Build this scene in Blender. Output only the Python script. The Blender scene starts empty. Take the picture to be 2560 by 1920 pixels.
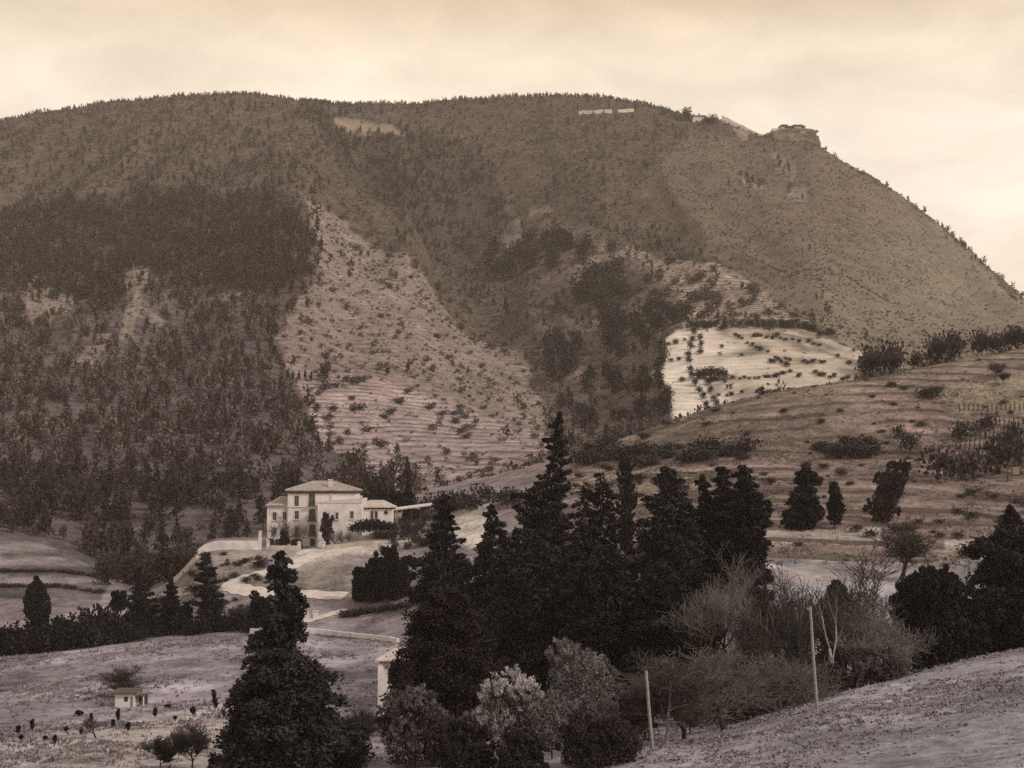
import bpy, math, random
import numpy as np
from mathutils import Vector

R = math.radians
rng = np.random.default_rng(7)
random.seed(7)
scene = bpy.context.scene
COL = scene.collection

# ------------------------------------------------------------------ camera
F = 1407.0                      # focal length in pixels of a 1024 wide picture
PITCH = math.atan(88 / F)
CP, SP = math.cos(PITCH), math.sin(PITCH)
cam = bpy.data.cameras.new('camera')
cam.sensor_width = 36
cam.lens = F * 36 / 1024
cam.clip_start = 1
cam.clip_end = 12000
camo = bpy.data.objects.new('camera', cam)
COL.objects.link(camo)
camo.location = (0, 0, 0)
camo.rotation_euler = (math.pi / 2 + PITCH, 0, 0)
scene.camera = camo
scene.render.resolution_x, scene.render.resolution_y = 1024, 768
scene.render.filter_size = 1.9

# ------------------------------------------------------------------ light
SUN_EL, SUN_AZ = R(38), R(62)     # azimuth to the right of straight behind the camera
world = bpy.data.worlds.new('World')
scene.world = world
world.use_nodes = True
wn, wl = world.node_tree.nodes, world.node_tree.links
bg = wn['Background']
sky = wn.new('ShaderNodeTexSky')
sky.sky_type = 'NISHITA'
sky.sun_disc = False
sky.sun_elevation = SUN_EL
sky.sun_rotation = math.pi - SUN_AZ
sky.dust_density = 4


def _n(nodes, kind, **kw):
    n = nodes.new(kind)
    for k, v in kw.items():
        setattr(n, k, v)
    return n


tc = wn.new('ShaderNodeTexCoord')
sep = wn.new('ShaderNodeSeparateXYZ')
wl.new(tc.outputs['Generated'], sep.inputs[0])
ramp = wn.new('ShaderNodeValToRGB')      # cloud cover colour by height above the horizon
wl.new(sep.outputs['Z'], ramp.inputs[0])
cr = ramp.color_ramp
cr.elements[0].position = 0.0
cr.elements[0].color = (.66, .55, .43, 1)
cr.elements[1].position = 1.0
cr.elements[1].color = (.50, .50, .54, 1)
for p, c in ((.10, (.80, .685, .545)), (.17, (.85, .745, .61)), (.235, (.87, .765, .62)), (.285, (.79, .675, .515)), (.325, (.60, .485, .335)), (.45, (.48, .42, .36))):
    e = cr.elements.new(p)
    e.color = (*c, 1)
mp = wn.new('ShaderNodeMapping')
mp.inputs['Scale'].default_value = (1, 1, 2.2)
mp.inputs['Location'].default_value = (.35, 0, .1)
wl.new(tc.outputs['Generated'], mp.inputs[0])
no = wn.new('ShaderNodeTexNoise')
no.inputs['Scale'].default_value = 9
no.inputs['Detail'].default_value = 5
no.inputs['Roughness'].default_value = .5
no.inputs['Distortion'].default_value = .4
wl.new(mp.outputs[0], no.inputs['Vector'])
mr = wn.new('ShaderNodeMapRange')
mr.inputs['From Min'].default_value = .32
mr.inputs['From Max'].default_value = .68
mr.inputs['To Min'].default_value = .83
mr.inputs['To Max'].default_value = 1.09
wl.new(no.outputs['Fac'], mr.inputs['Value'])
vm = wn.new('ShaderNodeVectorMath')
vm.operation = 'SCALE'
wl.new(ramp.outputs[0], vm.inputs[0])
wl.new(mr.outputs[0], vm.inputs['Scale'])
# the cloud colour is divided by the strength so that the sky texture keeps its usual 0.1
STR = .1
vs = wn.new('ShaderNodeVectorMath')
vs.operation = 'SCALE'
vs.inputs['Scale'].default_value = 1 / STR
wl.new(vm.outputs[0], vs.inputs[0])
mx = wn.new('ShaderNodeMixRGB')
mx.inputs['Fac'].default_value = .965
wl.new(sky.outputs[0], mx.inputs['Color1'])
wl.new(vs.outputs[0], mx.inputs['Color2'])
tint = wn.new('ShaderNodeMixRGB')
tint.blend_type = 'MULTIPLY'
tint.inputs['Fac'].default_value = 1
tint.inputs['Color2'].default_value = (1.0, .978, 1.0, 1)
wl.new(mx.outputs[0], tint.inputs['Color1'])
wl.new(tint.outputs[0], bg.inputs['Color'])
bg.inputs['Strength'].default_value = STR

sun = bpy.data.lights.new('sun', 'SUN')
sun.energy = 2.0
sun.angle = R(9)
sun.color = (1, .95, .87)
suno = bpy.data.objects.new('sun', sun)
COL.objects.link(suno)
sd = Vector((math.sin(SUN_AZ) * math.cos(SUN_EL), -math.cos(SUN_AZ) * math.cos(SUN_EL), math.sin(SUN_EL)))
suno.rotation_euler = sd.to_track_quat('Z', 'Y').to_euler()
suno.location = (200, -300, 400)

scene.view_settings.view_transform = 'Standard'
scene.view_settings.look = 'None'
scene.view_settings.exposure = .48
scene.view_settings.gamma = 1
scene.cycles.max_bounces = 4
scene.cycles.diffuse_bounces = 2
scene.cycles.transparent_max_bounces = 4
scene.cycles.volume_bounces = 0
scene.cycles.use_adaptive_sampling = True
scene.cycles.adaptive_threshold = .01
scene.cycles.use_denoising = False

# ------------------------------------------------------------------ helpers: pixels of the photo <-> the place


def z_at(v, y):
    q = (384 - v) / F
    return y * (q * CP + SP) / (CP - q * SP)


def x_at(u, y, z):
    return (u - 512) / F * (y * CP + z * SP)


def project(x, y, z):
    yc = y * CP + z * SP
    return 512 + F * x / yc, 384 - F * (-y * SP + z * CP) / yc


def _hash(i, j, s):
    n = (i * 374761393 + j * 668265263 + s * 1442695041) & 0xFFFFFFFF
    n = ((n ^ (n >> 13)) * 1274126177) & 0xFFFFFFFF
    return ((n ^ (n >> 16)) & 0xFFFF) / 65535.0


def vnoise(x, y, s=0):
    x = np.asarray(x, float)
    y = np.asarray(y, float)
    i, j = np.floor(x).astype(np.int64), np.floor(y).astype(np.int64)
    fx, fy = x - i, y - j
    fx, fy = fx * fx * (3 - 2 * fx), fy * fy * (3 - 2 * fy)
    a, b = _hash(i, j, s), _hash(i + 1, j, s)
    c, d = _hash(i, j + 1, s), _hash(i + 1, j + 1, s)
    return (a * (1 - fx) + b * fx) * (1 - fy) + (c * (1 - fx) + d * fx) * fy


def fbm(x, y, scale, octv=4, s=0):
    t, amp, tot = 0, 1, 0
    for k in range(octv):
        t = t + amp * vnoise(np.asarray(x) / scale + 17 * k, np.asarray(y) / scale - 9 * k, s + k)
        tot += amp
        amp *= .5
        scale /= 2.03
    return t / tot * 2 - 1


def inside(u, v, poly):
    res = np.zeros(np.shape(u), bool)
    n = len(poly)
    for k in range(n):
        x1, y1 = poly[k]
        x2, y2 = poly[(k + 1) % n]
        if y1 == y2:
            continue
        c = ((y1 > v) != (y2 > v)) & (u < (x2 - x1) * (v - y1) / (y2 - y1) + x1)
        res ^= c
    return res


# ------------------------------------------------------------------ terrain: feature lines (u, v, distance)
LINES = [
    # 0 foot of the hill the photographer stands on (v beyond the picture)
    [(-300, 1560, 14), (512, 1400, 12), (1300, 1200, 11)],
    # 1
    [(-300, 960, 75), (300, 930, 66), (640, 900, 55), (800, 880, 50), (1300, 850, 42)],
    # 2 crest of the near right-hand field / bottom of the meadow
    [(-300, 768, 122), (0, 768, 120), (200, 775, 112), (350, 772, 105), (512, 765, 100), (640, 748, 100), (726, 728, 110), (837, 691, 120), (928, 673, 126), (980, 660, 130), (1024, 650, 132), (1300, 615, 140)],
    # 3 dip
    [(-300, 712, 185), (0, 712, 185), (256, 700, 190), (330, 705, 180), (400, 712, 165), (512, 735, 140), (640, 735, 132), (726, 722, 138), (837, 698, 148), (928, 683, 152), (1024, 664, 155), (1300, 630, 165)],
    # 4 crest of the left meadow; foot of the right hill
    [(-300, 690, 245), (0, 661, 250), (64, 655, 253), (128, 646, 256), (192, 638, 260), (256, 632, 265), (300, 631, 265), (350, 637, 262), (400, 644, 245), (460, 665, 210), (512, 678, 192), (580, 665, 182), (650, 640, 178), (700, 610, 180), (760, 585, 184), (900, 592, 188), (1024, 602, 190), (1300, 600, 200)],
    # 5 hollow behind the meadow
    [(-300, 670, 300), (0, 646, 300), (64, 640, 300), (128, 632, 298), (206, 616, 295), (256, 612, 292), (300, 612, 290), (350, 612, 288), (400, 604, 282), (460, 590, 262), (512, 590, 250), (580, 580, 235), (650, 560, 228), (700, 552, 222), (760, 545, 220), (900, 541, 228), (1024, 538, 238), (1300, 520, 250)],
    # 6 edge of the terrace under the villa
    [(-300, 600, 385), (0, 592, 382), (60, 594, 375), (110, 602, 365), (150, 598, 348), (176, 584, 336), (197, 557, 330), (206, 550, 330), (330, 550, 330), (350, 547, 330), (380, 541, 330), (430, 536, 330), (465, 522, 330), (500, 512, 328), (575, 500, 312), (650, 494, 292), (760, 490, 290), (900, 481, 300), (1024, 474, 310), (1300, 440, 320)],
    # 7 back of the terrace
    [(-300, 572, 412), (0, 566, 410), (60, 572, 405), (110, 582, 395), (150, 590, 385), (185, 570, 376), (206, 538, 372), (345, 538, 372), (362, 522, 350), (395, 520, 350), (430, 518, 350), (465, 505, 350), (500, 494, 352), (575, 482, 345), (650, 474, 330), (760, 462, 330), (900, 447, 345), (1024, 435, 350), (1300, 380, 360)],
    # 8 foot of the far slopes; crest of the right hill
    [(-300, 540, 450), (0, 541, 450), (60, 550, 445), (110, 577, 430), (150, 585, 425), (195, 565, 425), (260, 547, 425), (330, 532, 428), (400, 505, 420), (450, 488, 420), (500, 476, 415), (540, 464, 405), (573, 451, 400), (639, 434, 400), (709, 410, 400), (743, 401, 400), (800, 389, 400), (860, 380, 400), (905, 371, 402), (960, 360, 408), (1024, 347, 415), (1300, 300, 430)],
    # 9 hollow behind the right hill
    [(-300, 500, 530), (0, 505, 520), (128, 515, 510), (256, 510, 505), (330, 510, 510), (400, 493, 520), (450, 482, 530), (500, 472, 540), (540, 464, 540), (573, 460, 530), (639, 452, 520), (709, 432, 520), (800, 412, 520), (905, 395, 530), (1024, 375, 560), (1300, 330, 580)],
    # 10
    [(-300, 450, 600), (0, 455, 590), (128, 465, 585), (256, 475, 575), (300, 478, 580), (330, 478, 610), (400, 478, 640), (450, 470, 650), (540, 452, 660), (573, 450, 640), (640, 434, 640), (672, 414, 640), (704, 413, 640), (750, 404, 640), (800, 396, 650), (860, 383, 690), (905, 380, 720), (1024, 358, 780), (1300, 320, 820)],
    # 11
    [(-300, 370, 800), (0, 375, 790), (128, 380, 780), (256, 385, 740), (290, 380, 760), (340, 379, 790), (400, 391, 800), (450, 405, 790), (540, 428, 780), (590, 415, 830), (640, 400, 790), (660, 375, 740), (704, 372, 735), (760, 366, 735), (820, 362, 760), (866, 356, 800), (905, 362, 850), (1024, 345, 920), (1300, 310, 980)],
    # 12
    [(-300, 290, 1010), (0, 300, 1000), (128, 300, 1000), (256, 295, 950), (300, 292, 955), (345, 303, 985), (400, 315, 1000), (450, 335, 1020), (500, 352, 1040), (560, 350, 1060), (600, 333, 1060), (640, 325, 960), (672, 327, 890), (704, 326, 870), (760, 327, 870), (824, 333, 880), (860, 348, 900), (905, 352, 960), (960, 345, 1040), (1024, 335, 1080), (1300, 305, 1150)],
    # 13
    [(-300, 215, 1260), (0, 220, 1250), (128, 215, 1250), (256, 210, 1210), (300, 200, 1220), (345, 215, 1290), (400, 232, 1340), (450, 245, 1390), (512, 250, 1410), (560, 235, 1370), (600, 248, 1310), (650, 265, 1230), (704, 262, 1180), (760, 268, 1180), (820, 275, 1190), (900, 295, 1240), (960, 310, 1290), (1024, 318, 1330), (1300, 302, 1400)],
    # 14
    [(-300, 165, 1480), (0, 165, 1500), (128, 150, 1500), (256, 145, 1480), (300, 142, 1490), (345, 138, 1580), (400, 150, 1620), (450, 155, 1650), (560, 145, 1630), (640, 152, 1570), (704, 165, 1520), (760, 172, 1490), (812, 180, 1470), (850, 200, 1460), (900, 228, 1450), (950, 262, 1450), (1000, 290, 1450), (1024, 303, 1450), (1300, 301, 1520)],
    # 15 skyline
    [(-300, 170, 1750), (-60, 135, 1760), (0, 123, 1770), (30, 116, 1775), (60, 112, 1780), (110, 104, 1790), (170, 100, 1790), (220, 97, 1790), (260, 97, 1790), (300, 104, 1800), (340, 106, 1830), (400, 105, 1850), (450, 102, 1860), (500, 100, 1850), (560, 99, 1830), (600, 99, 1800), (640, 104, 1760), (670, 112, 1730), (700, 119, 1710), (723, 121, 1690), (757, 137, 1660), (775, 141, 1650), (812, 143, 1630), (830, 154, 1610), (850, 166, 1600), (870, 175, 1590), (900, 195, 1580), (950, 235, 1570), (1000, 276, 1560), (1024, 297, 1560), (1060, 330, 1560)],
    # 16 far side
    [(-300, 215, 2350), (0, 175, 2350), (220, 160, 2350), (560, 165, 2350), (700, 185, 2300), (812, 215, 2250), (900, 260, 2200), (1024, 340, 2200), (1060, 360, 2200)],
]
NK = len(LINES)
NA, ND = 1080, 1000
A0, A1 = -.60, .60
D0, D1 = 12.0, 2250.0
agrid = np.linspace(A0, A1, NA)
Dk = np.zeros((NK, NA))
Zk = np.zeros((NK, NA))
_ker = np.hanning(11)
_ker /= _ker.sum()
for k, L in enumerate(LINES):
    pts = []
    for u, v, d in L:
        z = z_at(v, d)
        pts.append((x_at(u, d, z) / d, z / d, d))
    pts = np.array(pts)
    dd = np.interp(agrid, pts[:, 0], pts[:, 2])
    ee = np.interp(agrid, pts[:, 0], pts[:, 1])
    if k in (13, 14, 15, 16):
        # the right-hand end keeps falling beyond the frame
        last = pts[-1]
        m = agrid > (last[0] if k >= 15 else .37)
        ee[m] = ee[m] - (agrid[m] - (last[0] if k >= 15 else .37)) * (.75 if k >= 15 else .6)
    kn = np.hanning(31) if k < 8 else _ker
    kn = kn / kn.sum()
    h = len(kn) // 2
    dd = np.convolve(np.pad(dd, h, mode='edge'), kn, 'valid')
    ee = np.convolve(np.pad(ee, h, mode='edge'), kn, 'valid')
    Dk[k], Zk[k] = dd, ee * dd
for k in range(1, NK):
    Dk[k] = np.maximum(Dk[k], Dk[k - 1] + 4)


def pchip_cols(X, Y, xq):
    """X, Y (K, N) knots for each column; xq (M,) -> values (M, N) and knot coordinate (M, N)"""
    K, N = X.shape
    H = np.diff(X, axis=0)
    S = np.diff(Y, axis=0) / H
    Mx = np.zeros_like(Y)
    w1 = 2 * H[1:] + H[:-1]
    w2 = H[1:] + 2 * H[:-1]
    ok = S[1:] * S[:-1] > 0
    with np.errstate(divide='ignore', invalid='ignore'):
        hm = (w1 + w2) / (w1 / S[:-1] + w2 / S[1:])
    Mx[1:-1] = np.where(ok, hm, 0)
    Mx[0], Mx[-1] = S[0], S[-1]
    out = np.zeros((len(xq), N))
    sk = np.zeros((len(xq), N))
    q = xq[:, None]
    for k in range(K - 1):
        m = (q >= X[k]) & (q < X[k + 1]) if k < K - 2 else (q >= X[k])
        t = np.clip((q - X[k]) / H[k], 0, 1)
        h00 = 2 * t**3 - 3 * t**2 + 1
        h10 = t**3 - 2 * t**2 + t
        h01 = -2 * t**3 + 3 * t**2
        h11 = t**3 - t**2
        val = h00 * Y[k] + h10 * H[k] * Mx[k] + h01 * Y[k + 1] + h11 * H[k] * Mx[k + 1]
        out = np.where(m, val, out)
        sk = np.where(m, k + t, sk)
    m = q < X[0]
    out = np.where(m, Y[0], out)
    return out, sk


dgrid = np.exp(np.linspace(math.log(D0), math.log(D1), ND))
ZT, ST = pchip_cols(Dk, Zk, dgrid)
GX = agrid[None, :] * dgrid[:, None]
GY = np.repeat(dgrid[:, None], NA, 1)
GU, GV = project(GX, GY, ZT)
GN1, GN2 = fbm(GU, GV, 14, 3, 77), fbm(GU, GV, 14, 3, 91)
# natural roughness, growing with distance; none on the built terrace
far = np.clip((ST - 8) / 3, 0, 1)
ridge_fade = np.clip((15.2 - ST) / 1.5, .12, 1)
rough = fbm(GX, GY, 160, 5, 3) * 7 * far * ridge_fade + fbm(GX, GY, 40, 3, 11) * 2.0 * far * ridge_fade
gul = 1 - np.abs(fbm(GX * 1.0 + GY * .12, GY * .22, 105, 3, 141)) * 2.2
rough += (gul - .45) * 16 * np.clip((ST - 10.3) / 2, 0, 1) * ridge_fade * np.where((GU > 655) & (GV > 315), .2, 1)
near = np.clip(1 - (ST - 4.2) / .8, 0, 1)
rough += near * (fbm(GX, GY, 14, 4, 21) * .35 + fbm(GX, GY, 2.6, 2, 25) * .10) * np.clip((GY - 40) / 40, 0, 1)
hillm = np.clip((GX - 15) / 20, 0, 1) * np.clip((ST - 4.2), 0, 1) * np.clip((8.6 - ST) * 1.6, 0, 1)
rough += hillm * (fbm(GX, GY, 18, 4, 31) * .8)
ZT = ZT + rough

# land cover outlines
Z_DARKBAND = [(-40, 222), (0, 215), (130, 207), (285, 197), (305, 225), (314, 262), (300, 285), (262, 296), (200, 285), (140, 276), (118, 300), (75, 305), (0, 300), (-40, 300)]
Z_LEFT = [(-400, 290), (0, 300), (75, 305), (118, 300), (140, 276), (200, 285), (262, 296), (285, 310), (268, 345), (278, 372), (300, 400), (322, 452), (362, 475), (405, 494), (330, 540), (200, 575), (110, 582), (0, 560), (-400, 560)]
Z_CENTRE = [(300, 198), (345, 205), (372, 240), (420, 275), (470, 318), (520, 352), (545, 395), (545, 428), (440, 402), (290, 380), (276, 350), (290, 315), (316, 285), (318, 240)]
Z_TERR = [(290, 380), (340, 378), (440, 402), (545, 428), (566, 450), (500, 485), (400, 500), (362, 475), (322, 450), (303, 402)]
Z_DIAG = [(300, 108), (345, 120), (400, 128), (470, 150), (505, 190), (505, 245), (470, 262), (430, 240), (380, 195), (330, 150)]
Z_CLEAR = [(329, 117), (360, 119), (391, 125), (408, 138), (375, 133), (343, 131)]
Z_RAVINE = [(470, 250), (510, 232), (590, 222), (596, 260), (640, 262), (700, 305), (660, 330), (652, 420), (570, 446), (546, 420), (540, 360), (560, 322), (575, 305), (540, 285), (500, 270)]
Z_OLIVE = [(590, 252), (640, 250), (690, 262), (760, 285), (800, 315), (826, 331), (690, 331), (640, 300), (628, 268)]
Z_PALE = [(674, 329), (700, 331), (712, 326), (760, 331), (790, 327), (824, 333), (848, 341), (866, 354), (858, 366), (860, 384), (802, 392), (750, 406), (706, 416), (676, 420), (668, 412), (672, 400), (660, 390), (662, 380), (652, 376), (662, 364), (657, 356), (664, 344)]
Z_FLANK = [(690, 135), (812, 145), (900, 196), (1024, 300), (1060, 360), (870, 376), (866, 352), (826, 330), (760, 285), (690, 250), (640, 190)]
PATCH = [[(18, 302), (45, 296), (72, 301), (74, 324), (30, 330)], [(128, 272), (148, 270), (143, 300), (152, 310), (130, 345), (112, 347), (128, 312)],
         [(84, 345), (106, 334), (100, 366), (82, 378)], [(215, 286), (235, 283), (240, 296), (222, 302)], [(150, 320), (168, 312), (150, 330)],
         [(560, 311), (578, 312), (582, 322), (566, 321)], [(574, 367), (586, 374), (590, 382), (576, 380)], [(590, 382), (601, 389), (604, 398), (594, 393)],
         [(743, 174), (760, 176), (762, 188), (752, 190)], [(787, 186), (808, 182), (810, 194), (800, 200), (788, 194)], [(765, 150), (790, 160), (800, 175), (780, 172)],
         [(640, 400), (652, 398), (650, 424), (644, 424)], [(720, 119), (736, 122), (757, 134), (757, 139), (738, 131)], [(512, 215), (520, 214), (522, 240), (514, 242)],
         [(590, 252), (600, 246), (640, 256), (666, 257), (664, 260), (630, 261), (606, 257), (584, 268)], [(530, 208), (548, 205), (552, 212), (536, 214)]]


def soft(u, v, poly, w=5.0):
    """outline test with a ragged, few-pixel soft border"""
    if u is GU:
        return inside(u + w * GN1, v + w * GN2, poly)
    return inside(u + w * fbm(u, v, 14, 3, 77), v + w * fbm(u, v, 14, 3, 91), poly)


def zones(u, v, s):
    """land cover index for points given by the feature coordinate s and where they lie"""
    z = np.zeros(np.shape(u), int)                 # 0 = open mountain scrub
    up = s > 8
    z[up & soft(u, v, Z_FLANK)] = 1
    z[up & (u < 300) & (v < 205)] = 2              # upper left scrub
    z[up & soft(u, v, Z_DIAG, 7)] = 3
    z[up & soft(u, v, Z_CENTRE)] = 4
    z[up & soft(u, v, Z_OLIVE)] = 5
    z[up & soft(u, v, Z_TERR, 3)] = 6
    z[up & soft(u, v, Z_DARKBAND, 17)] = 7
    z[up & soft(u, v, Z_LEFT, 12)] = 8
    z[up & soft(u, v, Z_RAVINE, 12)] = 9
    z[up & soft(u, v, Z_PALE, 5)] = 10
    z[up & inside(u, v, Z_CLEAR)] = 11
    for p in PATCH:
        z[up & soft(u, v, p, 10)] = 12
    rt = (u > 545) & (s <= 8.35) & (s > 4.6)
    z[rt] = 13                                     # right hill
    z[(s <= 4.6)] = 14                             # meadow and near field
    lf = (u <= 545) & (s > 4.6) & (s <= 8)
    z[lf] = 15                                     # valley fields by the villa
    z[(s > 8) & (s <= 8.35) & (u > 150) & (u <= 545) & (v > 470)] = 15
    return z


COVER = np.array([
    (.105, .084, .062), (.125, .100, .072), (.115, .092, .068), (.072, .057, .042), (.170, .137, .110), (.200, .163, .120),
    (.235, .190, .165), (.055, .042, .034), (.105, .088, .078), (.115, .092, .072), (.52, .43, .32), (.20, .165, .115),
    (.19, .158, .122), (.185, .145, .115), (.270, .247, .242), (.225, .198, .178)])
COVER = COVER * np.array([1.03, .955, 1.04])
COVER[[0, 2, 3, 7, 8, 9]] *= .74
COVER[8] *= 1.2
COVER[9] /= .74
COVER[5] *= 1.2
COVER[1] *= .88
COVER[[4, 6]] *= 1.10
COVER[5] *= 1.0
COVER[[13, 14, 15]] *= .93
MOTTLE = np.array([.9, .65, .9, .8, .95, .95, .7, .8, 1, .9, .38, .4, .7, .95, .95, .95])
TERR = np.array([0, 0, .1, 0, .35, .9, .9, 0, .0, 0, .26, 0, 0, .9, 0, .15])
ZI = zones(GU, GV, ST)
cov = COVER[ZI]
ter = TERR[ZI]
mot = MOTTLE[ZI]


def stain(poly, colour, amount=1.0, smin=0, smax=99, terr=None, w=2.0):
    m = soft(GU, GV, poly, w) & (ST > smin) & (ST < smax)
    cov[m] = cov[m] * (1 - amount) + np.array(colour) * amount
    if terr is not None:
        ter[m] = terr


wv = (np.clip((GU - 500) / 110 + .35 * GN1, 0, 1) * ((ZI == 13) | (ZI == 15)))[..., None]
wm = ((ZI == 13) | (ZI == 15))[..., None]
cov = np.where(wm, COVER[15] * (1 - wv) + COVER[13] * wv, cov)
pm = (ZI == 10)
pw = np.clip((GU - 700) / 60 + .8 * fbm(GX, GY, 30, 3, 411), 0, 1)[..., None]
cov = np.where(pm[..., None], np.array((.60, .51, .42)) * (1 - pw) + np.array((.43, .355, .275)) * pw, cov)
pd = np.clip(fbm(GX, GY * .6, 22, 4, 421) * 2.4 - .25, 0, 1)[..., None] * np.clip((GU - 690) / 30, .25, 1)[..., None]
cov = np.where(pm[..., None], cov * (1 - pd * .62), cov)
# flank colour gets paler downhill and towards the right
m = ZI == 1
w = np.clip((GU - 760) / 220 + (GV - 260) / 160, 0, 1)[..., None] * m[..., None]
cov = cov * (1 - w * .9) + np.array((.165, .136, .100)) * w * .9
near = (ST <= 4.6)
rw = (np.clip((GX - 8) / 12, 0, 1) * near)[..., None]
cov = cov * (1 - rw) + np.array((.252, .233, .238)) * rw          # right field
lw = (np.clip((-GX + 5 - (GV - 700) * .1) / 20, 0, 1) * near)[..., None]
tufts = np.clip(fbm(GX, GY, 22, 4, 51) * .9 + .5, 0, 1)[..., None]
tuf2 = np.clip(fbm(GX, GY * .8, 7, 4, 53) * 1.3 + .45, 0, 1)[..., None]
cov = np.where(near[..., None], cov * (.76 + .44 * tufts) * (.74 + .5 * tuf2), cov)
# bright, worn or bare ground
stain([(-40, 768), (0, 744), (130, 728), (230, 705), (300, 690), (300, 768)], (.38, .325, .285), .7, 1.5, 4.0)
stain([(-50, 752), (30, 733), (120, 722), (230, 701), (232, 705), (120, 727), (30, 739), (-50, 758)], (.33, .29, .26), .7, 1.5, 4, w=.6)
stain([(-60, 744), (60, 722), (150, 708), (230, 697), (230, 699), (150, 711), (60, 726), (-60, 750)], (.33, .29, .27), .5, 1.5, 4, w=.6)
stain([(100, 600), (138, 600), (136, 620), (118, 628), (60, 636), (50, 628), (84, 612)], (.30, .26, .23), .6, 4.5, 7, 0)
stain([(0, 540), (62, 550), (110, 582), (100, 600), (0, 598)], (.088, .076, .074), .85, 5, 8.6, .8)
stain([(0, 541), (40, 543), (62, 551), (20, 553), (0, 552)], (.19, .165, .155), .8, 6, 8.4, 0)
stain([(-20, 558), (60, 557), (102, 567), (60, 565), (-20, 566)], (.24, .205, .19), .8, 6, 8.4, 0, w=1)
stain([(-20, 575), (90, 578), (120, 586), (60, 585), (-20, 584)], (.22, .19, .178), .8, 5, 8.4, 0, w=1)
stain([(-20, 567), (60, 566), (104, 569), (92, 576), (-20, 574)], (.065, .055, .055), .75, 5, 8.4, 0, w=1)
stain([(206, 548), (300, 550), (372, 540), (372, 552), (318, 562), (296, 570), (240, 572), (212, 590), (178, 580)], (.26, .22, .195), .7, 5, 7.6, 0)
stain([(330, 540), (372, 528), (440, 522), (440, 538), (372, 552), (318, 562), (280, 566), (300, 552)], (.50, .43, .37), .8, 5.4, 7, 0)
stain([(448, 507), (492, 500), (492, 540), (470, 548), (448, 535)], (.55, .48, .41), .9, 5.2, 8, 0)
stain([(300, 568), (345, 556), (345, 600), (300, 598)], (.19, .165, .14), .8, 4.8, 6.5, 0)
stain([(753, 531), (880, 529), (880, 545), (753, 541)], (.36, .31, .27), .75, 4.5, 6.5, 0)
stain([(945, 540), (1000, 536), (1000, 553), (945, 554)], (.34, .29, .25), .75, 4.5, 6.5, 0)
stain([(760, 570), (960, 545), (960, 575), (760, 590)], (.22, .18, .155), .6, 4, 6.5)
stain([(947, 384), (1060, 370), (1060, 412), (950, 414)], (.235, .195, .135), .7, 5, 8.4, .2, w=9)
stain([(572, 470), (700, 470), (700, 490), (640, 510), (572, 500)], (.27, .215, .165), .7, 5, 8.2)
stain([(580, 446), (640, 438), (730, 425), (840, 428), (920, 440), (920, 456), (700, 456), (590, 462)], (.11, .085, .068), .8, 5, 8.2)
stain([(573, 450), (640, 431), (760, 398), (900, 370), (1060, 340), (1060, 352), (900, 384), (760, 412), (640, 442)], (.20, .158, .115), .6, 6, 8.6)
for _ in range(2):          # the borders of the plots run into one another over a few metres
    cov[1:-1, 1:-1] = (cov[1:-1, 1:-1] * 4 + cov[:-2, 1:-1] + cov[2:, 1:-1] + cov[1:-1, :-2] + cov[1:-1, 2:]) / 8
# terraces are built steps, not only a pattern
stepm = ter * (ST > 8)
ph = ZT + 2.2 * fbm(GX, GY, 70, 3, 61)
hh = 2.7
fr = ph / hh - np.floor(ph / hh)
ZT = ZT + stepm * .75 * hh * (np.clip((fr - .25) / .5, 0, 1) - fr)


def sample(T, x, y):
    a = np.clip((np.asarray(x) / np.asarray(y) - A0) / (A1 - A0) * (NA - 1), 0, NA - 1.001)
    t = np.clip((np.log(np.asarray(y, float)) - math.log(D0)) / (math.log(D1) - math.log(D0)) * (ND - 1), 0, ND - 1.001)
    i, j = t.astype(int), a.astype(int)
    fi, fj = t - i, a - j
    return (T[i, j] * (1 - fj) + T[i, j + 1] * fj) * (1 - fi) + (T[i + 1, j] * (1 - fj) + T[i + 1, j + 1] * fj) * fi


def ground(x, y):
    return float(sample(ZT, np.array([x]), np.array([y]))[0])


def spot(u, d):
    """point of the ground seen in column u at distance d"""
    z = -15.0
    for _ in range(4):
        x = x_at(u, d, z)
        z = ground(x, d)
    return x, d, z


def smax(d_, u):
    return None


# ------------------------------------------------------------------ materials
MATS = {}


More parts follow.
